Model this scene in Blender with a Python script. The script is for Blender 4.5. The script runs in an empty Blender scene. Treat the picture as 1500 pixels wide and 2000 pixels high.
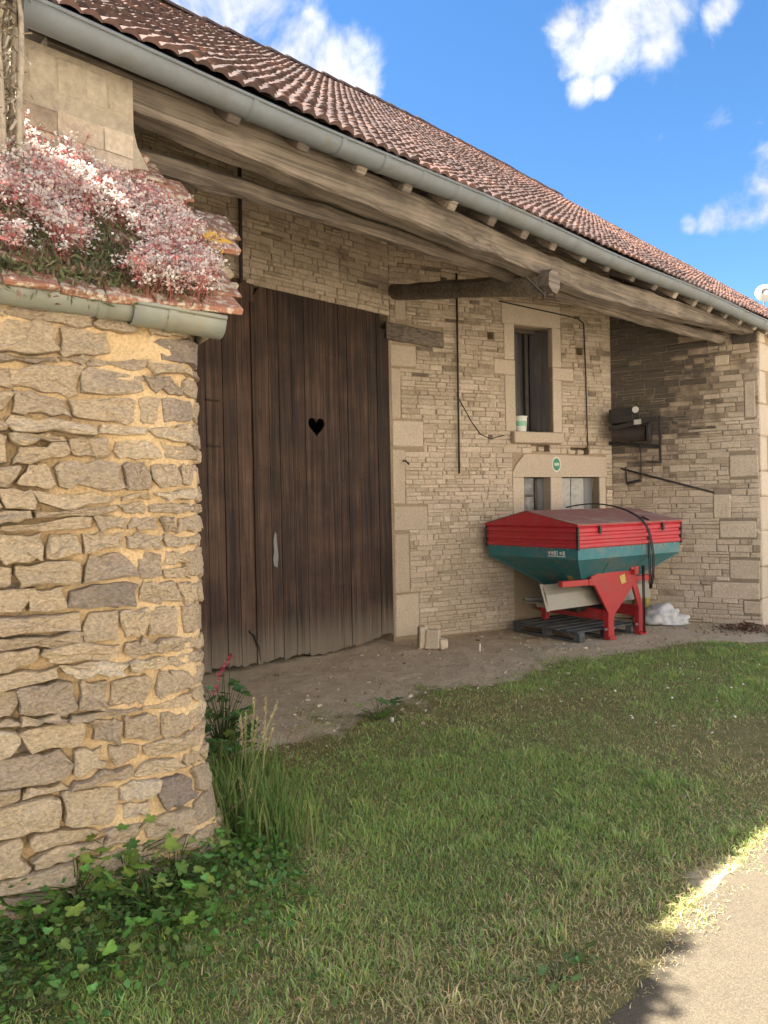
import bpy, bmesh, math, random
import numpy as np
from mathutils import Vector, Matrix
from mathutils.geometry import tessellate_polygon
random.seed(7); rng = np.random.default_rng(11)
SC = bpy.context.scene; COL = SC.collection
# ------------------------------------------------------------------ camera
F, CX, CY, ROLL, Y0, H = 1450.0, 750.0, 1000.0, 0.02, 985.0, 1.75     # in pixels of the 1500x2000 photograph
PIT = math.atan((Y0 - CY) / F)
cam = bpy.data.cameras.new('camera'); camo = bpy.data.objects.new('camera', cam); COL.objects.link(camo)
cam.sensor_fit = 'VERTICAL'; cam.sensor_height = 36.0; cam.lens = F / 2000.0 * 36.0
cam.clip_start = 0.05; cam.clip_end = 2000.0
right = Vector((math.cos(ROLL), 0, -math.sin(ROLL))); up = Vector((math.sin(ROLL), 0, math.cos(ROLL))); fwd = Vector((0, 1, 0))
RP = Matrix.Rotation(PIT, 3, 'X')
right, up, fwd = RP @ right, RP @ up, RP @ fwd
camo.matrix_world = Matrix(((right.x, up.x, -fwd.x, 0), (right.y, up.y, -fwd.y, 0), (right.z, up.z, -fwd.z, H), (0, 0, 0, 1)))
SC.camera = camo
EYE = np.array([0, 0, H])
def ray(px, py):
    v = fwd + right * ((px - CX) / F) + up * ((CY - py) / F)
    return np.array(v)
def proj(P):
    v = Vector(P) - Vector(EYE); z = v.dot(fwd)
    return CX + F * v.dot(right) / z, CY - F * v.dot(up) / z
def gnd(px, py, z=0.0):
    r = ray(px, py); return r * ((z - H) / r[2]) + EYE
# facade frame: D runs along the barn front, N into the barn
AL = math.radians(43.9)
D = np.array([math.cos(AL), math.sin(AL), 0]); N = np.array([-math.sin(AL), math.cos(AL), 0]); UZ = np.array([0, 0, 1.0])
def W(u, p, z): return D * u + N * p + UZ * z
# ------------------------------------------------------------------ sun, sky, exposure
S = N * 0.4875 - D * 0.38 + UZ
S = S / np.linalg.norm(S); ELEV = math.asin(S[2]); ROT = math.atan2(S[0], S[1])
sun = bpy.data.lights.new('sun', 'SUN'); suno = bpy.data.objects.new('sun', sun); COL.objects.link(suno)
sun.energy = 5.0; sun.angle = math.radians(0.53); sun.color = (1.0, 0.93, 0.82)
suno.rotation_euler = Vector(-S).to_track_quat('-Z', 'Y').to_euler()
world = bpy.data.worlds.new('World'); SC.world = world; world.use_nodes = True
def build_sky():
    nt = world.node_tree; nd, lk = nt.nodes, nt.links; nd.clear()
    out = nd.new('ShaderNodeOutputWorld'); bg = nd.new('ShaderNodeBackground'); bg.inputs[1].default_value = 0.057
    lk.new(bg.outputs[0], out.inputs[0])
    sky = nd.new('ShaderNodeTexSky'); sky.sky_type = 'NISHITA'; sky.sun_disc = False
    sky.sun_elevation = ELEV; sky.sun_rotation = ROT; sky.altitude = 300; sky.air_density = 1.0; sky.dust_density = 0.1; sky.ozone_density = 3.5
    hs = nd.new('ShaderNodeHueSaturation'); hs.inputs['Saturation'].default_value = 1.2; hs.inputs['Value'].default_value = 0.86; lk.new(sky.outputs[0], hs.inputs['Color'])
    tc = nd.new('ShaderNodeTexCoord')
    noise = nd.new('ShaderNodeTexNoise'); noise.inputs['Scale'].default_value = 9.0; noise.inputs['Distortion'].default_value = 0.35; noise.inputs['Detail'].default_value = 9; noise.inputs['Roughness'].default_value = 0.62
    lk.new(tc.outputs['Generated'], noise.inputs['Vector'])
    big = nd.new('ShaderNodeTexNoise'); big.inputs['Scale'].default_value = 3.2; big.inputs['Detail'].default_value = 3
    lk.new(tc.outputs['Generated'], big.inputs['Vector'])
    blobs = [(330, 20, .11), (430, 45, .10), (520, 30, .06), (560, 95, .075), (650, 140, .062), (690, 165, .04), (450, -60, .12),
             (1105, 45, .032), (1145, 90, .038), (1205, 40, .052), (1285, 30, .042), (1290, 85, .028), (1220, -30, .05), (1135, 180, .02), (1178, 174, .016),
             (1408, 18, .022), (1395, 430, .03), (1345, 438, .016), (1450, 415, .04), (1500, 380, .05), (1560, 345, .075), (600, 30, .016)]
    dirs = []
    for x, y, r in blobs:
        v = ray(x, y); dirs.append((v / np.linalg.norm(v), r))
    prev = None
    for v, r in dirs:
        ds = nd.new('ShaderNodeVectorMath'); ds.operation = 'DISTANCE'; ds.inputs[1].default_value = tuple(v)
        lk.new(tc.outputs['Generated'], ds.inputs[0])
        mr = nd.new('ShaderNodeMapRange'); mr.interpolation_type = 'SMOOTHSTEP'
        mr.inputs['From Min'].default_value = r * 1.45; mr.inputs['From Max'].default_value = r * 0.15
        lk.new(ds.outputs['Value'], mr.inputs['Value'])
        if prev is None: prev = mr.outputs[0]
        else:
            mx = nd.new('ShaderNodeMath'); mx.operation = 'MAXIMUM'; lk.new(prev, mx.inputs[0]); lk.new(mr.outputs[0], mx.inputs[1]); prev = mx.outputs[0]
    # thicker cumulus added over the unseen sky, to brighten the shaded ground
    vd = ray(750, 1000); vd = vd / np.linalg.norm(vd)
    dv = nd.new('ShaderNodeVectorMath'); dv.operation = 'DISTANCE'; dv.inputs[1].default_value = tuple(vd); lk.new(tc.outputs['Generated'], dv.inputs[0])
    outm = nd.new('ShaderNodeMapRange'); outm.interpolation_type = 'SMOOTHSTEP'; outm.inputs['From Min'].default_value = .78; outm.inputs['From Max'].default_value = .95; lk.new(dv.outputs['Value'], outm.inputs['Value'])
    gen = nd.new('ShaderNodeMapRange'); gen.interpolation_type = 'SMOOTHSTEP'; gen.inputs['From Min'].default_value = .36; gen.inputs['From Max'].default_value = .54; lk.new(big.outputs['Fac'], gen.inputs['Value'])
    gm = nd.new('ShaderNodeMath'); gm.operation = 'MULTIPLY'; lk.new(outm.outputs[0], gm.inputs[0]); lk.new(gen.outputs[0], gm.inputs[1])
    mx = nd.new('ShaderNodeMath'); mx.operation = 'MAXIMUM'; lk.new(prev, mx.inputs[0]); lk.new(gm.outputs[0], mx.inputs[1]); prev = mx.outputs[0]
    m1 = nd.new('ShaderNodeMath'); m1.operation = 'MULTIPLY_ADD'; lk.new(noise.outputs['Fac'], m1.inputs[0]); m1.inputs[1].default_value = 3.4; m1.inputs[2].default_value = -2.02
    m2 = nd.new('ShaderNodeMath'); m2.operation = 'ADD'; lk.new(m1.outputs[0], m2.inputs[0]); lk.new(prev, m2.inputs[1])
    fac = nd.new('ShaderNodeMapRange'); fac.interpolation_type = 'SMOOTHSTEP'; fac.inputs['From Min'].default_value = 0.08; fac.inputs['From Max'].default_value = 1.0
    lk.new(m2.outputs[0], fac.inputs['Value'])
    shade = nd.new('ShaderNodeMapRange'); shade.inputs['From Min'].default_value = 0.35; shade.inputs['From Max'].default_value = 0.62
    shade.inputs['To Min'].default_value = 2.6; shade.inputs['To Max'].default_value = 4.0; lk.new(noise.outputs['Fac'], shade.inputs['Value'])
    cc = nd.new('ShaderNodeVectorMath'); cc.operation = 'SCALE'; cc.inputs[0].default_value = (0.93, 0.96, 1.0); lk.new(shade.outputs[0], cc.inputs['Scale'])
    mix = nd.new('ShaderNodeMix'); mix.data_type = 'RGBA'; lk.new(fac.outputs[0], mix.inputs['Factor']); lk.new(hs.outputs[0], mix.inputs['A']); lk.new(cc.outputs[0], mix.inputs['B'])
    lk.new(mix.outputs['Result'], bg.inputs[0])
build_sky()
world.cycles.sampling_method = 'MANUAL'; world.cycles.sample_map_resolution = 512
vs = SC.view_settings; vs.view_transform = 'Standard'; vs.look = 'None'; vs.exposure = 2.42; vs.gamma = 1.0; vs.use_curve_mapping = False
SC.cycles.max_bounces = 6; SC.cycles.diffuse_bounces = 4; SC.cycles.use_denoising = True
# ------------------------------------------------------------------ helpers
def tag(o, label=None, cat=None, group=None, kind=None):
    if label: o['label'] = label
    if cat: o['category'] = cat
    if group: o['group'] = group
    if kind: o['kind'] = kind
    return o
def link(o, parent=None):
    COL.objects.link(o)
    if parent is not None:
        o.parent = parent; o.matrix_parent_inverse = PINV.get(parent.name, Matrix.Identity(4))
    return o
PINV = {}
def empty(name, loc, label, cat, group=None, rotz=0.0):
    o = bpy.data.objects.new(name, None); COL.objects.link(o); o.location = tuple(loc); o.rotation_euler = (0, 0, rotz)
    o.empty_display_size = 0.2
    PINV[o.name] = (Matrix.Translation(Vector(tuple(loc))) @ Matrix.Rotation(rotz, 4, 'Z')).inverted()
    return tag(o, label, cat, group)
class MB:
    """collects faces and turns them into one mesh object"""
    def __init__(s): s.v = []; s.f = []; s.t = []; s.c = []
    def add(s, verts, faces, tint=0.5, col=None):
        b = len(s.v); s.v += [tuple(map(float, q)) for q in verts]; s.f += [tuple(i + b for i in fc) for fc in faces]; s.t += [tint] * len(verts)
        s.c += [col or (1, 1, 1)] * len(verts); return s
    def mesh(s, name, mat, smooth=False, col=False):
        me = bpy.data.meshes.new(name); me.from_pydata(s.v, [], s.f); me.materials.append(mat)
        a = me.attributes.new('tint', 'FLOAT', 'POINT'); a.data.foreach_set('value', np.array(s.t, np.float32))
        if col:
            a = me.attributes.new('Col', 'FLOAT_COLOR', 'POINT'); cc = np.ones((len(s.v), 4), np.float32); cc[:, :3] = np.array(s.c); a.data.foreach_set('color', cc.ravel())
        if smooth: me.polygons.foreach_set('use_smooth', [True] * len(me.polygons))
        me.update(); return me
    def build(s, name, mat, parent=None, smooth=False, col=False):
        return link(bpy.data.objects.new(name, s.mesh(name, mat, smooth, col)), parent)
def np_mesh(name, V, T, mat, cols=None, tints=None, parent=None, nside=3, smooth=False):
    """fast mesh from numpy arrays; T is (n, nside)"""
    me = bpy.data.meshes.new(name); V = np.asarray(V, np.float32); T = np.asarray(T, np.int32)
    me.vertices.add(len(V)); me.vertices.foreach_set('co', V.ravel())
    me.loops.add(T.size); me.loops.foreach_set('vertex_index', T.ravel())
    me.polygons.add(len(T)); me.polygons.foreach_set('loop_start', np.arange(0, T.size, nside, dtype=np.int32))
    if smooth: me.polygons.foreach_set('use_smooth', np.ones(len(T), bool))
    if cols is not None:
        a = me.attributes.new('Col', 'FLOAT_COLOR', 'POINT'); cc = np.ones((len(V), 4), np.float32); cc[:, :3] = cols; a.data.foreach_set('color', cc.ravel())
    if tints is not None:
        a = me.attributes.new('tint', 'FLOAT', 'POINT'); a.data.foreach_set('value', np.asarray(tints, np.float32))
    me.materials.append(mat); me.update(calc_edges=True); me.validate()
    return link(bpy.data.objects.new(name, me), parent)
def nz(v): v = np.asarray(v, float); return v / np.linalg.norm(v)
def chambox(mb, c, ax, ay, az, hx, hy, hz, ch=0.006, tint=0.5, jit=0.0, col=None):
    """chamfered box, centre c, unit axes, half sizes"""
    c = np.asarray(c, float); ch = min(ch, hx * .45, hy * .45, hz * .45)
    vid = {}; V = []
    for sx in (-1, 1):
        for sy in (-1, 1):
            for sz in (-1, 1):
                j = np.array([random.uniform(-jit, jit) for _ in range(3)])
                for k in range(3):
                    h = [hx - ch, hy - ch, hz - ch]; h[k] = (hx, hy, hz)[k]
                    q = c + np.asarray(ax) * (sx * h[0] + j[0]) + np.asarray(ay) * (sy * h[1] + j[1]) + np.asarray(az) * (sz * h[2] + j[2])
                    vid[(sx, sy, sz, k)] = len(V); V.append(q)
    Fc = []
    for k, (a, b) in ((0, (1, 2)), (1, (0, 2)), (2, (0, 1))):
        for sg in (-1, 1):
            idx = []
            for (p, q) in ((-1, -1), (1, -1), (1, 1), (-1, 1)):
                s = [0, 0, 0]; s[k] = sg; s[a] = p; s[b] = q; idx.append(vid[(*s, k)])
            flip = (sg == 1) == (k == 1)
            Fc.append(tuple(reversed(idx)) if (sg == -1) != (k == 1) else tuple(idx))
    for k in range(3):
        a, b = [q for q in range(3) if q != k]
        for sa in (-1, 1):
            for sb in (-1, 1):
                s0 = [0, 0, 0]; s0[a] = sa; s0[b] = sb
                s1 = list(s0); s0[k] = -1; s1[k] = 1
                Fc.append((vid[(*s0, a)], vid[(*s1, a)], vid[(*s1, b)], vid[(*s0, b)]))
    for sx in (-1, 1):
        for sy in (-1, 1):
            for sz in (-1, 1): Fc.append(tuple(vid[(sx, sy, sz, k)] for k in range(3)))
    mb.add(V, Fc, tint, col)
def bar(mb, a, b, w, h, upv=UZ, ch=0.004, tint=0.5):
    a, b = np.asarray(a, float), np.asarray(b, float); t = nz(b - a); s = nz(np.cross(t, upv)); v = np.cross(s, t)
    chambox(mb, (a + b) / 2, t, s, v, np.linalg.norm(b - a) / 2, w / 2, h / 2, ch, tint)
def tube(mb, pts, rad, n=8, tint=0.5, cap=True, col=None):
    pts = [np.asarray(p, float) for p in pts]; rad = [rad] * len(pts) if np.isscalar(rad) else rad
    V = []; Fc = []; ref = None
    for i, p in enumerate(pts):
        t = nz(pts[min(i + 1, len(pts) - 1)] - pts[max(i - 1, 0)])
        if ref is None: ref = np.array([0, 0, 1.0]) if abs(t[2]) < .9 else np.array([1.0, 0, 0])
        s = nz(np.cross(t, ref)); v = np.cross(s, t); ref = v
        for k in range(n):
            a = 2 * math.pi * k / n; V.append(p + rad[i] * (math.cos(a) * s + math.sin(a) * v))
    for i in range(len(pts) - 1):
        for k in range(n):
            k2 = (k + 1) % n; Fc.append((i * n + k, i * n + k2, (i + 1) * n + k2, (i + 1) * n + k))
    if cap: Fc.append(tuple(reversed(range(n)))); Fc.append(tuple(range((len(pts) - 1) * n, len(pts) * n)))
    mb.add(V, Fc, tint, col)
def disc(mb, c, ax, r, th, n=24, r2=None, tint=.5):
    """short cylinder along ax"""
    ax = nz(ax); tube(mb, [np.asarray(c) - ax * th / 2, np.asarray(c) + ax * th / 2], [r, r if r2 is None else r2], n, tint)
def extrude_poly(mb, pts, off, tint=.5):
    """pts: 3D polygon (list), off: 3D extrusion vector; front is pts, back is pts+off"""
    n = len(pts); P = [np.asarray(p, float) for p in pts]; B = [p + off for p in P]
    tris = tessellate_polygon([[Vector(tuple(p)) for p in P]])
    fs = [tuple(t) for t in tris] + [tuple(i + n for i in reversed(t)) for t in tris] + [(i, (i + 1) % n, (i + 1) % n + n, i + n) for i in range(n)]
    mb.add(P + B, fs, tint)
def timber(mb, pts, w, h, side, upv=UZ, rough=0.012, ch=0.03, tint=.5):
    """rough-hewn beam swept along pts; section w (along side) x h (along upv), both scalar or list"""
    V = []; Fc = []; m = 8
    for i, p in enumerate(pts):
        ww = (w[i] if hasattr(w, '__len__') else w) / 2; hh = (h[i] if hasattr(h, '__len__') else h) / 2
        for (a, b) in ((-ww + ch, -hh), (ww - ch, -hh), (ww, -hh + ch), (ww, hh - ch), (ww - ch, hh), (-ww + ch, hh), (-ww, hh - ch), (-ww, -hh + ch)):
            V.append(np.asarray(p) + np.asarray(side) * (a + random.gauss(0, rough * .5)) + np.asarray(upv) * (b + random.gauss(0, rough * .5)))
    for i in range(len(pts) - 1):
        for k in range(m): Fc.append((i * m + k, i * m + (k + 1) % m, (i + 1) * m + (k + 1) % m, (i + 1) * m + k))
    Fc.append(tuple(reversed(range(m)))); Fc.append(tuple(range((len(pts) - 1) * m, len(pts) * m)))
    mb.add(V, Fc, tint)
def resample(pts, step):
    pts = [np.asarray(p, float) for p in pts]; out = [pts[0]]
    for a, b in zip(pts, pts[1:]):
        k = max(1, int(round(np.linalg.norm(b - a) / step)))
        for j in range(1, k + 1): out.append(a + (b - a) * j / k)
    return out
_perm = rng.random((64, 64))
def vnoise(x, y):
    """tileable value noise, numpy"""
    x = np.asarray(x, float); y = np.asarray(y, float); xi = np.floor(x).astype(int); yi = np.floor(y).astype(int); fx = x - xi; fy = y - yi
    fx = fx * fx * (3 - 2 * fx); fy = fy * fy * (3 - 2 * fy)
    g = lambda a, b: _perm[a % 64, b % 64]
    return (g(xi, yi) * (1 - fx) + g(xi + 1, yi) * fx) * (1 - fy) + (g(xi, yi + 1) * (1 - fx) + g(xi + 1, yi + 1) * fx) * fy
def fbm(x, y, o=4): return sum(vnoise(x * 2 ** k + 17 * k, y * 2 ** k + 31 * k) * .5 ** k for k in range(o)) / (2 - .5 ** (o - 1))
# ------------------------------------------------------------------ materials
def mat_new(name):
    m = bpy.data.materials.new(name); m.use_nodes = True; nt = m.node_tree; b = nt.nodes['Principled BSDF']; return m, nt, b
def ramp(nt, fac, stops):
    r = nt.nodes.new('ShaderNodeValToRGB'); e = r.color_ramp.elements
    while len(e) < len(stops): e.new(0.5)
    for q, (pos, c) in zip(e, stops): q.position = pos; q.color = (*c, 1)
    nt.links.new(fac, r.inputs[0]); return r.outputs[0]
def noise(nt, scale, detail=5, rough=.6, stretch=None, vec=None, dist=0.0):
    nd = nt.nodes.new('ShaderNodeTexNoise'); nd.inputs['Scale'].default_value = scale; nd.inputs['Detail'].default_value = detail; nd.inputs['Roughness'].default_value = rough; nd.inputs['Distortion'].default_value = dist
    if vec is None:
        g = nt.nodes.new('ShaderNodeNewGeometry'); vec = g.outputs['Position']
    if stretch is not None:
        mp = nt.nodes.new('ShaderNodeMapping')
        if len(stretch) == 4:                                    # rotate about Z first, then stretch
            mp.vector_type = 'TEXTURE'; mp.inputs['Rotation'].default_value = (0, 0, stretch[3]); mp.inputs['Scale'].default_value = tuple(1 / q for q in stretch[:3])
        else: mp.inputs['Scale'].default_value = stretch
        nt.links.new(vec, mp.inputs['Vector']); vec = mp.outputs[0]
    nt.links.new(vec, nd.inputs['Vector']); return nd.outputs['Fac']
def attr(nt, name, out='Fac'):
    a = nt.nodes.new('ShaderNodeAttribute'); a.attribute_name = name; return a.outputs[out]
def mth(nt, op, a, b=None, c=None, clamp=False):
    m = nt.nodes.new('ShaderNodeMath'); m.operation = op; m.use_clamp = clamp
    for i, q in enumerate((a, b, c)):
        if q is None: continue
        if hasattr(q, 'links'): nt.links.new(q, m.inputs[i])
        else: m.inputs[i].default_value = q
    return m.outputs[0]
def mixc(nt, fac, a, b, mode='MIX'):
    m = nt.nodes.new('ShaderNodeMix'); m.data_type = 'RGBA'; m.blend_type = mode
    for key, q in (('Factor', fac), ('A', a), ('B', b)):
        if hasattr(q, 'links'): nt.links.new(q, m.inputs[key])
        elif key == 'Factor': m.inputs[0].default_value = q
        else: m.inputs[key].default_value = (*q, 1)
    return m.outputs['Result']
def smooth(nt, v, lo, hi):
    m = nt.nodes.new('ShaderNodeMapRange'); m.interpolation_type = 'SMOOTHSTEP'; m.inputs['From Min'].default_value = lo; m.inputs['From Max'].default_value = hi
    nt.links.new(v, m.inputs['Value']); return m.outputs[0]
def bump(nt, b, h, strength=.5, dist=.02):
    n = nt.nodes.new('ShaderNodeBump'); n.inputs['Strength'].default_value = strength; n.inputs['Distance'].default_value = dist
    nt.links.new(h, n.inputs['Height']); nt.links.new(n.outputs[0], b.inputs['Normal'])
def setc(nt, b, c): nt.links.new(c, b.inputs['Base Color'])
def stone_mat(name, stops, spots=(.13, .11, .085), bscale=35, bstr=.6, bdist=.015, spot_amt=.55, stretch=None, coarse=None, con=1.1):
    m, nt, b = mat_new(name); t = attr(nt, 'tint'); n1 = noise(nt, 5, 4); n2 = noise(nt, bscale, 6, .7, stretch)
    f = mth(nt, 'ADD', mth(nt, 'MULTIPLY', t, .8), mth(nt, 'MULTIPLY_ADD', n1, .5, -.15)); c = ramp(nt, f, stops)
    g = mth(nt, 'MULTIPLY_ADD', n2, con, 1 - con / 2); gr = nt.nodes.new('ShaderNodeCombineColor')
    for i in range(3): nt.links.new(g, gr.inputs[i])
    c = mixc(nt, 1.0, c, gr.outputs[0], 'MULTIPLY')
    n3 = noise(nt, 18, 5, .75); c = mixc(nt, mth(nt, 'MULTIPLY', smooth(nt, n3, .6, .75), spot_amt), c, spots)
    setc(nt, b, c); b.inputs['Roughness'].default_value = .93; b.inputs['Specular IOR Level'].default_value = .25
    hgt = n2 if coarse is None else mth(nt, 'ADD', mth(nt, 'MULTIPLY', n2, .6), noise(nt, coarse, 4, .6))
    bump(nt, b, hgt, bstr, bdist); return m
M = {}
M['rubble'] = stone_mat('limestone_rubble', [(0, (.10, .085, .072)), (.16, (.27, .215, .16)), (.3, (.45, .372, .285)), (.55, (.55, .465, .365)), (.8, (.62, .53, .425)), (1, (.68, .60, .495))])
M['rubble_mortar'] = stone_mat('rubble_mortar', [(0, (.29, .225, .155)), (1, (.45, .36, .255))], bscale=60)
M['soot_shade_mortar'] = stone_mat('soot_shade_mortar', [(0, (.20, .165, .125)), (1, (.36, .295, .22))], bscale=60)  # darker mortar, to go with the soot and corner shade in the stones
M['dressed'] = stone_mat('dressed_limestone', [(0, (.42, .35, .27)), (.5, (.54, .455, .355)), (1, (.63, .545, .44))], spots=(.27, .23, .18), bscale=50, bstr=.25, spot_amt=.35)
M['plaster'] = stone_mat('old_render', [(0, (.30, .265, .20)), (.5, (.38, .33, .25)), (1, (.46, .41, .32))], spots=(.2, .18, .15), bscale=22, bstr=.7, bdist=.02)
M['fieldstone'] = stone_mat('fieldstone', [(0, (.27, .225, .19)), (.22, (.40, .325, .255)), (.42, (.51, .41, .295)), (.7, (.61, .485, .33)), (1, (.70, .60, .46))], bscale=55, bstr=1.0, bdist=.035, stretch=(1, 1, 1.8), coarse=11, con=2.0)
M['earth_mortar'] = stone_mat('ochre_mortar', [(0, (.50, .36, .20)), (.5, (.66, .49, .285)), (1, (.74, .58, .37))], spots=(.46, .34, .20), bscale=80, bstr=.9, bdist=.015, spot_amt=.5, coarse=14, con=1.4)
def tile_mat(name, stops, lichen=(.50, .46, .38), amt=.75, lo=.56, hi=.68):
    m, nt, b = mat_new(name); t = attr(nt, 'tint'); n1 = noise(nt, 9, 4); c = ramp(nt, mth(nt, 'ADD', mth(nt, 'MULTIPLY', t, .85), mth(nt, 'MULTIPLY_ADD', n1, .4, -.12)), stops)
    n2 = noise(nt, 26, 6, .7); c = mixc(nt, mth(nt, 'MULTIPLY', smooth(nt, n2, lo, hi), amt), c, lichen)
    n3 = noise(nt, 14, 5); c = mixc(nt, mth(nt, 'MULTIPLY', smooth(nt, n3, .58, .72), .55), c, (.055, .05, .045))
    setc(nt, b, c); b.inputs['Roughness'].default_value = .92; b.inputs['Specular IOR Level'].default_value = .2; bump(nt, b, noise(nt, 60, 5, .7), .5, .008); return m
M['tile'] = tile_mat('clay_tile', [(0, (.05, .036, .035)), (.35, (.088, .059, .054)), (.65, (.125, .078, .068)), (.86, (.18, .102, .083)), (1, (.28, .148, .112))], (.30, .27, .25), .5, .56, .72)
M['oldtile'] = tile_mat('old_clay_tile', [(0, (.12, .08, .06)), (.5, (.24, .12, .08)), (1, (.36, .17, .11))], (.55, .50, .40), .85, .48, .60)
def wood_mat(name, stops, axis=(30, 30, 1.2), rough=.85, bstr=.5, tintw=.5, base=None):
    m, nt, b = mat_new(name); t = attr(nt, 'tint'); g = noise(nt, 1.0, 7, .65, axis, dist=.6); g2 = noise(nt, 2.5, 4)
    f = mth(nt, 'ADD', mth(nt, 'MULTIPLY_ADD', g, 1.15, -.2), mth(nt, 'ADD', mth(nt, 'MULTIPLY_ADD', t, tintw, -.5 * tintw), mth(nt, 'MULTIPLY_ADD', g2, .5, -.25)))
    c = ramp(nt, f, stops)
    if base is not None:                                         # weathered grey wood where rain splashes the foot of the boards
        gp = nt.nodes.new('ShaderNodeNewGeometry'); sp = nt.nodes.new('ShaderNodeSeparateXYZ'); nt.links.new(gp.outputs['Position'], sp.inputs[0])
        hz = mth(nt, 'SUBTRACT', sp.outputs['Z'], mth(nt, 'MULTIPLY_ADD', g, .5, -.25))
        inv = mth(nt, 'SUBTRACT', 1.0, smooth(nt, hz, .0, .62))
        c = mixc(nt, mth(nt, 'MULTIPLY', inv, .8), c, base)
        sc = noise(nt, 3.0, 6, .8, (9, 9, 2)); c = mixc(nt, mth(nt, 'MULTIPLY', smooth(nt, sc, .66, .74), .35), c, (.20, .17, .14))
    setc(nt, b, c); b.inputs['Roughness'].default_value = rough; bump(nt, b, g, bstr, .01); return m
M['beam'] = wood_mat('weathered_oak', [(.25, (.10, .082, .066)), (.45, (.21, .175, .138)), (.65, (.30, .255, .205)), (1, (.42, .365, .30))], (1.0, 34, 34, AL), .9, 1.0)
M['darkwood'] = wood_mat('dark_roof_timber', [(.2, (.05, .042, .035)), (.6, (.10, .082, .066)), (1, (.16, .13, .105))], (6, 6, 6))
M['door'] = wood_mat('door_boards', [(.22, (.018, .011, .008)), (.42, (.055, .030, .020)), (.62, (.115, .066, .045)), (.9, (.26, .18, .13))], (30, 30, .8), .75, .9, .45, base=(.21, .18, .14))
M['shutter'] = wood_mat('shutter_boards', [(.2, (.05, .048, .052)), (.6, (.105, .098, .10)), (1, (.18, .165, .16))], (30, 30, 1.5))
M['greywood'] = wood_mat('grey_paint_boards', [(.2, (.16, .165, .17)), (.6, (.25, .255, .26)), (1, (.36, .36, .35))], (30, 30, 2))
M['pallet'] = wood_mat('pallet_wood', [(.2, (.07, .075, .08)), (.6, (.13, .14, .145)), (1, (.22, .22, .21))], (6, 6, 20))
def plain(name, c, rough=.6, metal=0.0, var=.35, nscale=14, dirt=None, damt=.5, bstr=.1, spec=.5):
    m, nt, b = mat_new(name); n = noise(nt, nscale, 6, .7); g = mth(nt, 'MULTIPLY_ADD', n, var * 2, 1 - var); gr = nt.nodes.new('ShaderNodeCombineColor')
    for i in range(3): nt.links.new(g, gr.inputs[i])
    cc = mixc(nt, 1.0, c, gr.outputs[0], 'MULTIPLY')
    if dirt is not None: cc = mixc(nt, mth(nt, 'MULTIPLY', smooth(nt, noise(nt, nscale * .45, 6, .75), .45, .68), damt), cc, dirt)
    setc(nt, b, cc); b.inputs['Roughness'].default_value = rough; b.inputs['Metallic'].default_value = metal; b.inputs['Specular IOR Level'].default_value = spec
    bump(nt, b, n, bstr, .005); return m
M['vine'] = plain('dry_vine_bark', (.40, .34, .255), .95, 0, .4, 30, (.2, .17, .13), .5, .6)
M['zinc'] = plain('zinc', (.175, .20, .215), .65, .2, .25, 7, (.15, .15, .135), .6)
M['oldzinc'] = plain('weathered_zinc', (.27, .285, .255), .6, .2, .25, 7, (.30, .27, .18), .65)
M['iron'] = plain('rusty_iron', (.05, .042, .038), .75, .3, .4, 30, (.11, .055, .03), .5)
M['soot'] = plain('sooty_iron', (.035, .033, .034), .8, .2, .4, 20, (.075, .06, .05), .5)
M['red'] = plain('red_paint', (.44, .030, .034), .48, 0, .2, 12, (.26, .075, .055), .6, .08)
M['redlid'] = plain('red_lid', (.50, .032, .046), .5, 0, .18, 12, (.36, .10, .085), .5, .05)
M['dustlid'] = plain('dusty_lid_top', (.36, .17, .15), .85, 0, .15, 6, (.42, .34, .28), .9, .04)
M['teal'] = plain('teal_paint', (.024, .18, .21), .5, 0, .25, 9, (.20, .20, .165), .7, .06)
M['steel'] = plain('stainless', (.30, .28, .235), .5, .45, .15, 12, (.33, .28, .2), .5)
M['dark'] = plain('dark_void', (.012, .012, .013), .9, 0, .1)
M['rubber'] = plain('black_rubber', (.014, .014, .015), .5, 0, .1)
M['white'] = plain('white_plastic', (.72, .72, .68), .45, 0, .06, 20, (.5, .5, .43), .35)
M['dishgrey'] = plain('dish_grey', (.30, .31, .30), .6, 0, .1)
M['paper'] = plain('peeling_white', (.50, .50, .47), .8, 0, .15, 22, (.26, .25, .23), .6)
M['green'] = plain('sign_green', (.02, .22, .10), .4, 0, .05)
M['palegreen'] = plain('sign_pale_green', (.25, .52, .38), .4, 0, .05)
M['yellow'] = plain('yellow_sticker', (.62, .47, .12), .5, 0, .3, 60, (.2, .1, .03), .5)
M['olive'] = plain('yellow_can', (.42, .36, .10), .55, 0, .2, 20, (.2, .17, .08), .5)
M['sack'] = plain('white_sack', (.60, .61, .62), .55, 0, .12, 18, (.40, .38, .34), .3)
M['sill_pale'] = M['dressed']
M['debris'] = plain('dead_leaves', (.17, .085, .06), .95, 0, .5, 40, (.30, .22, .15), .5, .8)
def glass_mat():
    m, nt, b = mat_new('dusty_pane'); b.inputs['Base Color'].default_value = (.10, .105, .11, 1); b.inputs['Roughness'].default_value = .18
    n = noise(nt, 12, 5); setc(nt, b, mixc(nt, smooth(nt, n, .4, .7), (.07, .075, .08), (.22, .215, .205))); return m
M['glass'] = glass_mat()
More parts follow.
